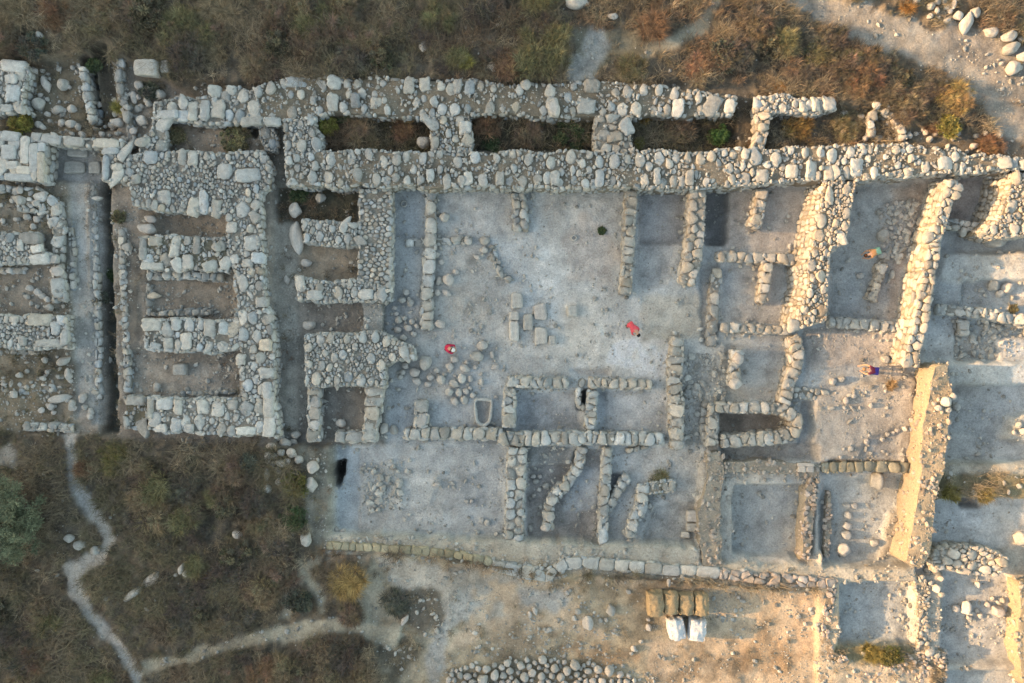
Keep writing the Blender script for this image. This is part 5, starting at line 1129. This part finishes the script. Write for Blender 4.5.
for a_ in [
    (222, 18, 24, .9, 'grass', TN, 'straw coloured spiky tussock in the northern scrub above the gate'),
    (178, 34, 19, 1.0, 'twig', OL, 'olive bush between the gate wall and the straw coloured tussock'),
    (113, 14, 18, .9, 'twig', TN, 'pale twiggy bush at the head of the northern ditch'),
    (58, 14, 20, .8, 'twig', RU, 'reddish brown bush in the corner of the northern scrub'),
    (35, 48, 14, .7, 'leafy', GG, 'dark grey green bush above the ashlar corner tower'),
    (150, 92, 10, .5, 'leafy', GG, 'low grey green bush beside the large cut block'),
    (120, 108, 6, .5, 'grass', YG, 'tiny golden green tuft on the rim of the northern ditch'),
    (25, 124, 13, .7, 'leafy', YG, 'bright yellow green bush behind the ashlar slab pier'),
    (97, 68, 7, .5, 'leafy', GN, 'small fresh green plant in the northern ditch'),
    (252, 68, 14, .8, 'grass', TN, 'tan tussock close above the northern gate wall'),
    (310, 45, 20, .9, 'twig', BR, 'broad brown bush in the scrub above the broad casemate wall'),
    (372, 40, 16, .8, 'twig', TN, 'pale grey twiggy bush in the middle of the northern scrub'),
    (440, 20, 18, .9, 'twig', OL, 'olive twiggy bush near the top edge over the casemate rooms'),
    (465, 62, 9, .6, 'grass', YG, 'small yellow green tuft above the casemate wall'),
    (508, 68, 15, .8, 'twig', RU, 'rusty bush beside the rounded stone in the scrub'),
    (531, 40, 12, .8, 'grass', TN, 'bleached spiky tussock near the bare grey patch'),
    (652, 26, 19, .9, 'grass', RU, 'orange brown tussock beside the little footpath'),
    (697, 70, 13, .7, 'twig', (0.26, 0.15, 0.10), 'pinkish rusty bush by the footpath bend'),
    (724, 56, 18, .9, 'leafy', GG, 'dull green bush east of the footpath bend'),
    (632, 70, 14, .6, 'twig', OL, 'low olive bush between footpath and casemate wall'),
    (758, 30, 18, .9, 'twig', BR, 'dark brown bush between the footpath and the track'),
    (822, 55, 16, .7, 'twig', OL, 'olive bush on the inner side of the track'),
    (862, 82, 19, .9, 'twig', RU, 'bright rust coloured bush near the isolated rubble wall'),
    (905, 108, 20, .9, 'twig', BR, 'brown bush between the rusty bush and the casemate wall'),
    (952, 100, 19, 1.0, 'twig', GO, 'golden topped bush on the bank of the track'),
    (946, 128, 11, .8, 'leafy', YG, 'yellow green bush growing below the golden topped bush'),
    (930, 128, 7, .5, 'grass', RU, 'tiny orange tuft beside the yellow green bush'),
    (906, 9, 8, .5, 'grass', (0.32, 0.17, 0.06), 'small orange tuft on the far side of the track'),
    (1000, 20, 14, .6, 'twig', BR, 'brown bush behind the trackside boulders'),
    (988, 145, 12, .5, 'twig', RU, 'rusty low bush at the end of the casemate wall'),
    (778, 88, 9, .5, 'grass', (0.34, 0.19, 0.07), 'orange grass tuft behind the isolated rubble wall'),
    (331, 128, 9, .9, 'leafy', YG, 'yellow green bush in the first casemate room'),
    (362, 136, 14, .7, 'twig', TN, 'straw twig bush in the first casemate room'),
    (406, 130, 13, .7, 'twig', RU, 'rust coloured bush at the end of the first casemate room'),
    (346, 118, 8, .6, 'leafy', GN, 'dark green bush under the wall in the first casemate room'),
    (487, 126, 14, .8, 'twig', RU, 'rusty bush in the second casemate room'),
    (492, 146, 9, .5, 'leafy', GN, 'fresh green bush at the foot of the second casemate room'),
    (530, 132, 16, .7, 'twig', BR, 'brown twig bush in the middle of the second casemate room'),
    (570, 136, 18, .7, 'leafy', GN, 'broad dark green bush at the end of the second casemate room'),
    (644, 118, 7, .5, 'leafy', (0.24, 0.15, 0.04), 'orange leaved plant in the third casemate room'),
    (638, 144, 5, .4, 'leafy', YG, 'tiny bright plant in the corner of the third casemate room'),
    (680, 134, 18, .6, 'twig', BR, 'brown bush filling the third casemate room'),
    (718, 136, 10, .7, 'leafy', (0.07, 0.12, 0.04), 'bright green bush at the end of the third casemate room'),
    (796, 128, 15, .6, 'twig', (0.2, 0.13, 0.05), 'orange olive bush behind the isolated rubble wall piece'),
    (846, 128, 14, .5, 'twig', OL, 'pale olive bush next to the broken stone ring'),
    (178, 138, 9, .5, 'leafy', OL, 'olive plant in the dark chamber of the northern gate wall'),
    (236, 140, 16, .6, 'leafy', OL, 'larger olive bush in the dark chamber of the northern gate wall'),
    (300, 196, 9, .5, 'leafy', GN, 'dark weedy plant at the head of the gate passage'),
    (100, 300, 7, .5, 'leafy', GG, 'grey green weed growing in the drain beside the lane'),
    (113, 275, 6, .4, 'leafy', GN, 'green weed in the deep drain'),
    (120, 218, 6, .4, 'leafy', OL, 'olive weed at the ashlar jamb of the drain'),
    (349, 580, 22, 1.0, 'grass', (0.36, 0.25, 0.10), 'big golden grass tussock below the yellowish retaining kerb'),
    (396, 601, 15, .6, 'twig', GG, 'dark thorny bush on the sandy ground near the white slab'),
    (300, 600, 13, .6, 'leafy', GG, 'grey green bush encircled by faint trails'),
    (118, 458, 18, .8, 'twig', (0.16, 0.14, 0.06), 'olive yellow bush below the corner of the gate'),
    (86, 470, 9, .6, 'twig', RU, 'rusty bush beside the winding footpath'),
    (150, 486, 17, .8, 'twig', BR, 'brown bush in the scrub south of the gate'),
    (228, 492, 17, .7, 'twig', BR, 'wide brown bush in the scrub beside the tumbled stones'),
    (250, 462, 10, .6, 'leafy', GG, 'grey green plant under the southern end wall of the gate'),
    (297, 484, 12, .6, 'leafy', (0.16, 0.145, 0.05), 'yellow olive bush between the tumbled stones and pale boulders'),
    (294, 518, 13, .6, 'leafy', GN, 'dark green bush beside the white boulder'),
    (250, 532, 15, .7, 'grass', BR, 'brown tussock beside the pale boulder in the scrub'),
    (214, 574, 15, .7, 'grass', RU, 'rusty tussock east of the rock outcrop'),
    (165, 628, 18, .8, 'grass', BR, 'dark spiky tussock south of the rock outcrop'),
    (210, 620, 14, .7, 'grass', TN, 'tan tussock above the lower trail'),
    (50, 620, 18, .7, 'twig', OL, 'olive brown bush in the corner scrub west of the footpath'),
    (38, 660, 15, .6, 'twig', RU, 'reddish bush near the bottom corner west of the footpath'),
    (320, 655, 22, .9, 'twig', BR, 'large brown bush below the lower trail'),
    (265, 668, 16, .7, 'twig', RU, 'rusty bush beside the large brown bush at the bottom'),
    (352, 612, 13, .6, 'twig', BR, 'brown thorn bush on the lower trail'),
    (658, 481, 10, .6, 'twig', OL, 'small dry bush hugging the hooked wall of bright boulders'),
    (602, 231, 3, .25, 'leafy', GN, 'single small green weed on the courtyard floor'),
    (870, 652, 13, .4, 'grass', (0.24, 0.19, 0.06), 'yellow grass tuft on the bank under the sunken south square'),
    (890, 656, 11, .4, 'leafy', (0.14, 0.13, 0.045), 'green yellow weeds next to the yellow grass tuft'),
    (950, 493, 11, .35, 'grass', (0.19, 0.16, 0.05), 'yellow green weeds at the corner of the golden baulk'),
    (985, 492, 14, .35, 'grass', (0.2, 0.16, 0.06), 'ochre weeds along the rim above the deep eastern square'),
    (1012, 309, 4, .3, 'leafy', OL, 'tiny weed at the end of the row of mixed cobbles'),
    (890, 385, 7, .35, 'grass', (0.36, 0.24, 0.12), 'sunlit orange dead weed beside the person reaching forward'),  # sunlit tan put into the weed's base colour
]: shrub(*a_)

def scrub():
    rr = random.Random(21); protos = []
    kinds = [('twig', BR, 'brown'), ('twig', (0.2, 0.16, 0.10), 'straw pale'), ('twig', OL, 'olive'), ('twig', (0.13, 0.112, 0.088), 'dark'), ('grass', (0.2, 0.16, 0.10), 'tufted straw'), ('leafy', (0.125, 0.112, 0.072), 'dull leafy')]
    areas = [([(0, 0), (560, 0), (560, 72), (250, 74), (130, 84), (0, 52)], 'north of the casemate wall', 46), ([(620, 56), (760, 0), (900, 58), (950, 88), (905, 98), (850, 84), (745, 88), (620, 74)], 'between the footpath and the track', 22),
             ([(0, 590), (60, 590), (128, 683), (0, 683)], 'west of the winding footpath', 14), ([(130, 445), (260, 450), (310, 560), (280, 618), (170, 655), (110, 610), (110, 570), (128, 530)], 'between the gate and the lower trail', 34), ([(180, 668), (300, 640), (370, 640), (370, 683), (180, 683)], 'below the lower trail', 12)]
    for poly, where, n in areas:
        poly = np.array(poly, float); done = 0
        while done < n:
            p = (rr.uniform(poly[:, 0].min(), poly[:, 0].max()), rr.uniform(poly[:, 1].min(), poly[:, 1].max()))
            if not in_poly(np.array([p[0]]), np.array([p[1]]), poly)[0]: continue
            x, y, z = gpx(*p)
            if math.hypot(p[0] - 146, p[1] - 586) < 34 or math.hypot(p[0] - 240, p[1] - 533) < 18: continue
            if min(VG[int(round((y + b_ - cy[0]) / G)), int(round((x + a_ - cx[0]) / G))] for a_ in (-.7, 0, .7) for b_ in (-.7, 0, .7) if abs(x + a_) < 34 and abs(y + b_) < 23) < .5: continue
            k = rr.choices(range(6), (6, 1, 3, 6, 1, 3))[0]; done += 1
            lab = '%s scrub bush growing %s' % (kinds[k][2], where); grp = 'scrub bushes ' + where
            pr = next((q for q in protos if q[0] == k), None) if rr.random() < .8 else None
            if pr is None:
                o = shrub(p[0], p[1], rr.uniform(13, 17), rr.uniform(.6, .9), kinds[k][0], kinds[k][1], lab, grp, name='scrub_bush'); protos.append((k, o)); continue
            o = pr[1].copy(); COL.objects.link(o); o.location = (x, y, z); sc = rr.uniform(.55, 1.35)
            o.scale = (sc, sc * rr.uniform(.8, 1.2), sc); o.rotation_euler = (0, 0, rr.uniform(0, 6.28)); o['label'] = lab; o['group'] = grp
            for ch in pr[1].children:
                c = ch.copy(); COL.objects.link(c); c.parent = o
scrub()

# tree: silvery green crown over the western scrub
def tree(px, py, rpx, h, label):
    x, y, z = gpx(px, py); r = rpx / S; rng = np.random.default_rng(77)
    root = thing('broadleaf_tree', label, 'tree', (x, y, z)); root['kind'] = 'thing'
    t = MB(); tube(t, [(0, 0, -.1), (.05, .03, h * .2), (.0, .05, h * .45)], .17, .11, (0.12, 0.10, 0.08), 9)
    t.build('trunk', WOOD, root)
    tips = []
    for i in range(26):
        a_ = i * 2.4 + rng.uniform(-.3, .3); q = r * rng.uniform(.45, .95); zz = h * rng.uniform(.55, .98) * (1 - .35 * (q / r) ** 2)
        e_ = np.array([q * math.cos(a_), q * math.sin(a_), zz]); s_ = np.array([0, 0, h * rng.uniform(.25, .45)]); md = (s_ + e_) / 2 + np.array([0, 0, .25])
        if i < 12:
            lb = MB(); tube(lb, [s_, md, e_], .07, .018, (0.12, 0.10, 0.08), 6); lb.build('limb', WOOD, root)
        for k in np.linspace(.35, 1, 6): tips.append(s_ * (1 - k) ** 2 + 2 * md * k * (1 - k) + e_ * k * k + rng.normal(0, .16, 3))
    for _ in range(110):
        a_ = rng.uniform(0, 6.283); q = r * math.sqrt(rng.random()) * .9; tips.append(np.array([q * math.cos(a_), q * math.sin(a_), h * rng.uniform(.35, .95) * (1 - .4 * (q / r) ** 2)]))
    m = MB()
    for p in tips:
        n = 75; d = rng.normal(0, 1, (n, 3)); d[:, 2] = d[:, 2] * .7 + .25; d /= np.linalg.norm(d, axis=1)[:, None]
        o = p + d * rng.uniform(.02, .30, (n, 1))
        V_, c = blades(o[:, 0], o[:, 1], o[:, 2], rng.uniform(.09, .2, n), rng.uniform(.03, .055, n), np.arctan2(d[:, 1], d[:, 0]), np.arccos(np.clip(d[:, 2], -1, 1)), rng.uniform(-.2, .6, n),
                       np.array([0.15, 0.17, 0.105]) * np.clip(rng.normal(1, .16), .6, 1.5) * np.clip(rng.normal(1, .25, (n, 1)), .4, 1.8))
        add_blades(m, V_, c)
    m.build('crown', LEAF, root, smooth=False)
tree(20, 516, 43, 3.2, 'round grey green tree beside the winding footpath')

# ------------------------------------------------------------------ bulk bags on the sandy ground
def bag_mesh(seed, rug, pinch):
    rng = np.random.default_rng(seed)
    bm = bmesh.new(); bmesh.ops.create_cube(bm, size=2.0)
    bmesh.ops.subdivide_edges(bm, edges=bm.edges[:], cuts=11, use_grid_fill=True)
    v = np.array([x.co for x in bm.verts]); n = v / np.linalg.norm(v, axis=1)[:, None]
    v = v * .72 + n * .36
    u = v[:, 0] + v[:, 1]
    v[:, :2] *= (1 + 0.06 * np.cos(v[:, 2] * 1.5))[:, None]
    f = fbm(v[:, 0] * 1.6 + seed, v[:, 1] * 1.6 + v[:, 2] * 1.3, seed, 4) - .5
    f2 = np.abs(fbm(v[:, 0] * 3 + seed + 4, v[:, 1] * 3 + v[:, 2] * 2, seed + 5, 3) - .5)
    v += n * (f * rug - f2 * rug * .8)[:, None]
    top = np.clip(v[:, 2], 0, 1)
    v[:, 2] -= top * pinch * (np.abs(v[:, 0]) ** 2) * .35
    v[:, 2] += top * pinch * .22 * np.exp(-(v[:, 1] / .25) ** 2)
    for x, c in zip(bm.verts, v): x.co = c
    for fc in bm.faces: fc.smooth = True
    me = bpy.data.meshes.new('sack'); bm.to_mesh(me); bm.free(); return me
TANB = plain('tan_woven_sack', (0.30, 0.235, 0.145), .9, 9, .65, 1.25, .6, .03)
WHTB = plain('white_woven_sack', (0.55, 0.56, 0.57), .75, 6, .8, 1.1, .6, .03)
def bag(px, py, w, d, h, m, label, group, seed, rot, rug, pinch):
    x, y, z = gpx(px, py); x, y = W(px, py, z + h * .8); k = (H - z - h * .8) / H / S
    root = thing('bulk_bag', label, 'bag', (x, y, z), group)
    me = bag_mesh(seed, rug, pinch); me.materials.append(m)
    o = bpy.data.objects.new('sack', me); COL.objects.link(o); o.parent = root; o.location = (0, 0, h / 2 - .04); o.scale = (w * k / 2 / 1.03, d * k / 2 / 1.03, h / 2)
    # folded top seam and lifting loops
    s_ = MB()
    t = np.linspace(-.42, .42, 9)
    tube(s_, [(q * w * k, .02 * math.sin(q * 14), h * .97 - .10 * abs(q)) for q in t], .03, .025, (0.5, 0.5, 0.5), 6)
    s_.build('top_seam', m, root)
    for sx in (-1, 1):
        for sy in (-1, 1):
            l = MB(); bx, by = sx * w * k * .38, sy * d * k * .36
            tube(l, [(bx, by, h * .72), (bx + sx * .05, by + .05 * sy, h * .93), (bx + sx * .01, by - sy * .12, h * .97), (bx - sx * .02, by - sy * .2, h * .86)], .018, .018, (0.5, 0.5, 0.5), 5)
            l.build('lifting_loop', m, root)
    root.rotation_euler[2] = math.radians(rot)
GB = 'bulk bags standing on the sandy ground'
bag(656, 605, 15.5, 23, 1.2, TANB, 'tan bulk bag at the sunlit end of the row of four', GB, 3, 3, .45, .7)
bag(671.5, 604, 14.5, 21, 1.15, TANB, 'second tan bulk bag, next to the sunlit one', GB, 4, -2, .4, .7)
bag(687, 605, 14.5, 21, 1.15, TANB, 'third tan bulk bag, between its dull neighbours', GB, 5, 2, .4, .7)
bag(702, 605.5, 14, 21, 1.2, TANB, 'fourth tan bulk bag, casting the long shadow of the row', GB, 6, 0, .4, .7)
bag(677, 630, 16, 21, 1.2, WHTB, 'white bulk bag with a notched sunlit side', GB, 8, 8, .55, .9)
bag(698, 631, 16, 21, 1.2, WHTB, 'white bulk bag in front of the fourth tan bag', GB, 11, -6, .55, .9)

# ------------------------------------------------------------------ stone basin and small ring stones
def basin():
    pts = np.array([(474, 398.5), (483.5, 398), (492.5, 399), (492.5, 408), (492, 416), (490, 423), (486, 426.5), (481, 426.5), (476.5, 424), (474.5, 416), (474, 407)])
    z0 = -0.05; z1 = .42; P = np.array([W(a_, b_, z1) for a_, b_ in pts]); c = P.mean(0)
    root = thing('stone_basin', 'tub shaped stone basin with one rounded end on the courtyard floor', 'basin', (c[0], c[1], z0))
    Q = resample(chaikin(P - c, .2), 48); nrm = Q / np.hypot(*Q.T)[:, None]; rng = np.random.default_rng(2)
    rw = .17 + rng.normal(0, .008, 48)
    inn = Q - nrm * rw[:, None]
    rg = [(Q * 1.0 - nrm * .03, -.1), (Q + nrm * .02, z1 - .10), (Q, z1 - .02), (Q - nrm * .04, z1 + .01), (inn + nrm * .03, z1), (inn, z1 - .04), (inn - nrm * .05, .08)]
    V_ = np.concatenate([np.column_stack([q + rng.normal(0, .005, q.shape), np.full(48, zz - z0) + rng.normal(0, .007, 48)]) for q, zz in rg])
    f = [(r * 48 + i, r * 48 + (i + 1) % 48, (r + 1) * 48 + (i + 1) % 48, (r + 1) * 48 + i) for r in range(6) for i in range(48)]
    m = MB(); m.add(V_, f + [tuple(range(6 * 48, 7 * 48))], (0.42, 0.415, 0.385)); m.build('tub', STONE, root)
    s_ = MB(); g = inn - nrm * .02
    R_ = [np.column_stack([g * k, np.full(48, .2) + rng.normal(0, .012, 48) + .05 * k * k]) for k in (1, .66, .33)]
    s_.add(np.concatenate(R_ + [np.array([[0, 0, .2]])]), ring_faces(48, 3), (0.25, 0.245, 0.235)); s_.build('silt', SOIL, root)
basin()

def ring_stone(px, py, r, label, z=None):
    x, y, zt = gpx(px, py); n = 20; r = r / S; m = MB(); t = np.linspace(0, 6.2832, n, endpoint=False); rng = np.random.default_rng(int(px))
    prof = [(1.0, -.08), (1.03, .06), (.9, .12), (.62, .12), (.5, .07), (.46, -.06)]
    V_ = np.concatenate([np.column_stack([r * a_ * np.cos(t) * (1 + rng.normal(0, .03, n)), r * a_ * np.sin(t) * (1 + rng.normal(0, .03, n)), np.full(n, b_)]) for a_, b_ in prof])
    f = [(k * n + i, k * n + (i + 1) % n, (k + 1) * n + (i + 1) % n, (k + 1) * n + i) for k in range(5) for i in range(n)] + [tuple(range(5 * n, 6 * n))]
    m.add(V_ + np.array([x, y, zt]), f, (0.42, 0.41, 0.38))
    tag(m.build('ring_stone', STONE, None, (x, y, zt)), label, 'mortar')
ring_stone(909, 297, 4, 'small round stone mortar at the foot of the long slanting wall')
ring_stone(404, 204, 3.6, 'small ring stone on the floor of the plaster courtyard')
ring_stone(574, 238, 3.2, 'tiny pale stone ring on the wide open courtyard floor')

# ------------------------------------------------------------------ people
SKIN = plain('skin', (0.46, 0.27, 0.18), .6, 20, .93, 1.06, .05, .002)
def cloth(name, c): return plain(name, c, .9, 14, .82, 1.12, .5, .02)
RED, RED2, DKR, NAVY, JEAN, GRN, KHK, MAR, HAIRB, HAIRN, WCAP, SHOE = cloth('crimson_cotton', (0.46, 0.03, 0.075)), cloth('coral_red_cotton', (0.62, 0.09, 0.11)), cloth('dark_red_cloth', (0.22, 0.02, 0.05)), cloth('violet_blue_cloth', (0.06, 0.045, 0.26)), cloth('grey_denim', (0.12, 0.14, 0.17)), cloth('mint_cotton', (0.30, 0.52, 0.36)), cloth('tan_cloth', (0.50, 0.25, 0.11)), cloth('maroon_cloth', (0.14, 0.025, 0.05)), plain('black_hair', (0.012, 0.010, 0.010), .6), plain('brown_hair', (0.07, 0.028, 0.012), .6), cloth('white_cotton', (0.75, 0.74, 0.70)), plain('shoe_rubber', (0.10, 0.085, 0.07))
def person(px, py, face, J, mats, label, hair, hatmat=None):
    """J: joints in metres, person faces local +X; face = heading in degrees (0 = east, counter-clockwise)"""
    x, y, z = gpx(px, py)
    root = thing('person', label, 'person', (x, y, z)); root.scale = (1.12,) * 3; root.rotation_euler[2] = math.radians(face)
    nodes, rad, edges, reg = [], [], [], []
    def nd(p, r, rg): nodes.append(tuple(p)); rad.append(r); reg.append(rg); return len(nodes) - 1
    V = lambda a_: np.array(J[a_], float)
    pel = nd(V('pelvis'), .15, 'legs'); bel = nd(V('pelvis') * .5 + V('chest') * .5, .14, J.get('belly', 'top')); ch = nd(V('chest'), .165, 'top'); nk = nd(V('neck'), .058, 'skin')
    hd = V('head'); up = (hd - V('neck')); up /= np.linalg.norm(up)
    h1 = nd(V('neck') * .45 + hd * .55, .075, 'skin'); h2 = nd(hd, .098, 'skin'); h3 = nd(hd + up * .085, .078, 'skin')
    edges += [(pel, bel), (bel, ch), (ch, nk), (nk, h1), (h1, h2), (h2, h3)]
    fing = []
    for s_ in ('l', 'r'):
        sg = 1 if s_ == 'l' else -1
        sh = nd(V('sh_' + s_), .07, 'top'); el = nd(V('el_' + s_), .047, 'arm'); wr = nd(V('wr_' + s_), .032, 'skin'); d = V('wr_' + s_) - V('el_' + s_); d /= np.linalg.norm(d)
        pm = nd(V('wr_' + s_) + d * .07, .038, 'skin'); edges += [(ch, sh), (sh, el), (el, wr), (wr, pm)]
        side = np.cross(d, (0, 0, 1)); side /= max(np.linalg.norm(side), 1e-6); dn = np.cross(side, d)
        for q, L in ((-.03, .07), (-.01, .08), (.01, .075), (.03, .06)):
            fing.append([V('wr_' + s_) + d * .06 + side * q, V('wr_' + s_) + d * .11 + side * q * 1.15, V('wr_' + s_) + d * (.11 + L * .6) + side * q * 1.2 - dn * .02, V('wr_' + s_) + d * (.11 + L * .8) + side * q * 1.2 - dn * .05])
        fing.append([V('wr_' + s_) + d * .03 + side * sg * .02, V('wr_' + s_) + d * .06 + side * sg * .055, V('wr_' + s_) + d * .10 + side * sg * .062 - dn * .015])
        hp = nd(V('hip_' + s_), .10, 'legs'); kn = nd(V('kn_' + s_), .066, 'legs'); an = nd(V('an_' + s_), .043, 'foot'); to = nd(V('toe_' + s_), .04, 'foot')
        edges += [(pel, hp), (hp, kn), (kn, an), (an, to)]
    roots = [pel]
    for f in fing:
        p = None
        for i, q in enumerate(f):
            k = nd(q, .0095 - .001 * i, 'skin')
            if p is None: roots.append(k)
            else: edges.append((p, k))
            p = k
    me = bpy.data.meshes.new('body'); me.from_pydata(nodes, edges, [])
    o = bpy.data.objects.new('body_tmp', me); COL.objects.link(o)
    mod = o.modifiers.new('skin', 'SKIN'); mod.use_smooth_shade = True
    sv = me.skin_vertices[0].data
    for i, r in enumerate(rad): sv[i].radius = (r, r); sv[i].use_root = i in roots
    o.modifiers.new('sub', 'SUBSURF').levels = 2
    dg = bpy.context.evaluated_depsgraph_get(); bme = bpy.data.meshes.new_from_object(o.evaluated_get(dg)); bpy.data.objects.remove(o)
    bme.name = 'body'
    slots = ['skin', 'top', 'arm', 'legs', 'foot']; bme.materials.clear()
    for q in slots: bme.materials.append(mats[q])
    nv = np.array(nodes); E = np.array(edges)
    A, B = nv[E[:, 0]], nv[E[:, 1]]
    for p in bme.polygons:
        c = np.array(p.center); ab = B - A; t = np.clip(((c - A) * ab).sum(1) / np.maximum((ab * ab).sum(1), 1e-9), 0, 1)
        i = int(np.argmin(np.linalg.norm(A + ab * t[:, None] - c, axis=1) - .3 * (np.array(rad)[E[:, 0]] + np.array(rad)[E[:, 1]])))
        rg = reg[E[i, 1]] if t[i] > .3 or reg[E[i, 0]] in ('top', 'legs') and reg[E[i, 1]] == 'arm' else reg[E[i, 0]]
        p.material_index = slots.index(rg); p.use_smooth = True
    b = bpy.data.objects.new('body', bme); COL.objects.link(b); b.parent = root
    # face, ears and hair: f = looking direction, perpendicular to the head axis
    f = np.array(J.get('look', (1, 0, 0)), float); f -= up * (f @ up); f /= np.linalg.norm(f); sd = np.cross(up, f)
    def blob(name, c, r3, m, axes):
        bm = bmesh.new(); bmesh.ops.create_uvsphere(bm, u_segments=14, v_segments=10, radius=1.0)
        Mx = Matrix([list(axes[0] * r3[0]) , list(axes[1] * r3[1]), list(axes[2] * r3[2])]).transposed().to_4x4(); Mx.translation = Vector(c)
        bm.transform(Mx)
        for fc in bm.faces: fc.smooth = True
        mm = bpy.data.meshes.new(name); bm.to_mesh(mm); bm.free(); mm.materials.append(m)
        q = bpy.data.objects.new(name, mm); COL.objects.link(q); q.parent = root; return q
    hc = hd + up * .03
    for sg in (-1, 1):
        blob('eye', hc + f * .088 + sd * sg * .033, (.012, .014, .009), mats['eye'], (f, sd, up)); blob('ear', hc + sd * sg * .095 - up * .01, (.02, .010, .032), mats['skin'], (f, sd, up))
    blob('nose', hc + f * .10 - up * .025, (.018, .012, .022), mats['skin'], (f, sd, up)); blob('mouth', hc + f * .088 - up * .065, (.008, .026, .007), mats['lip'], (f, sd, up))
    blob('hair', hc - f * .022 + up * .035, (.105, .106, .105), hair, (f, sd, up))
    if hatmat:
        blob('cap', hc + up * .065, (.118, .115, .085), hatmat, (f, sd, up)); blob('brim', hc + f * .10 + up * .055, (.085, .09, .012), hatmat, (f, sd, up))
LIP = plain('lips', (0.35, 0.12, 0.1)); EYE = plain('eye_dark', (0.02, 0.018, 0.016), .3)
BEND = dict(pelvis=(-.22, 0, .80), chest=(.16, 0, 1.0), neck=(.36, 0, 1.03), head=(.50, 0, .99), look=(.35, 0, -1),
            sh_l=(.20, .19, .98), sh_r=(.20, -.19, .98), el_l=(.34, .24, .70), el_r=(.36, -.22, .70), wr_l=(.46, .14, .47), wr_r=(.48, -.12, .46),
            hip_l=(-.20, .10, .78), hip_r=(-.20, -.10, .78), kn_l=(-.04, .13, .43), kn_r=(-.10, -.13, .42), an_l=(-.14, .14, .07), an_r=(-.22, -.14, .07), toe_l=(.06, .16, .03), toe_r=(-.02, -.16, .03))
SQUAT = dict(pelvis=(-.20, 0, .36), chest=(.02, 0, .72), neck=(.12, 0, .90), head=(.22, 0, 1.0), look=(1, 0, -.7),
             sh_l=(.05, .19, .78), sh_r=(.05, -.19, .78), el_l=(.24, .25, .56), el_r=(.26, -.23, .54), wr_l=(.36, .08, .40), wr_r=(.38, -.06, .30),
             hip_l=(-.18, .11, .34), hip_r=(-.18, -.11, .34), kn_l=(.20, .22, .47), kn_r=(.20, -.20, .46), an_l=(-.04, .19, .07), an_r=(-.05, -.18, .07), toe_l=(.15, .22, .03), toe_r=(.14, -.21, .03))
REACH = dict(SQUAT); REACH.update(belly='legs', pelvis=(-.28, 0, .46), hip_l=(-.26, .13, .44), hip_r=(-.26, -.13, .44), chest=(.08, 0, .68), neck=(.24, 0, .80), head=(.36, 0, .84), sh_l=(.10, .19, .70), sh_r=(.12, -.19, .72), el_r=(.38, -.26, .55), wr_r=(.60, -.26, .38), el_l=(.26, .22, .48), wr_l=(.38, .04, .30))
BREACH = dict(BEND); BREACH.update(belly='legs', wr_r=(.64, -.17, .62), el_r=(.44, -.26, .80), pelvis=(-.30, 0, .80), hip_l=(-.27, .14, .78), hip_r=(-.27, -.14, .78))
BGREEN = dict(BEND); BGREEN.update(belly='legs', pelvis=(-.38, 0, .80), hip_l=(-.34, .12, .78), hip_r=(-.34, -.12, .78))
def MT(**k): d = dict(skin=SKIN, eye=EYE, lip=LIP, foot=SHOE); d.update(k); return d
person(449.5, 348, -20, SQUAT, MT(top=RED, arm=RED, legs=DKR), 'person in a crimson shirt and white cap crouching among fallen stones', HAIRN, WCAP)
person(630, 327, -55, BEND, MT(top=RED2, arm=RED2, legs=RED2), 'dark haired person in coral red clothes bending over the courtyard floor', HAIRB)
person(867.5, 254, 200, BGREEN, MT(top=KHK, arm=SKIN, legs=GRN), 'person in a tan top and mint green shorts bending over beside the rubble patch', HAIRN)
person(866.5, 370, 172, BREACH, MT(top=MAR, arm=SKIN, legs=NAVY), 'person in violet blue trousers reaching forward near the golden baulk', plain('sandy_hair', (0.30, 0.17, 0.09), .6))
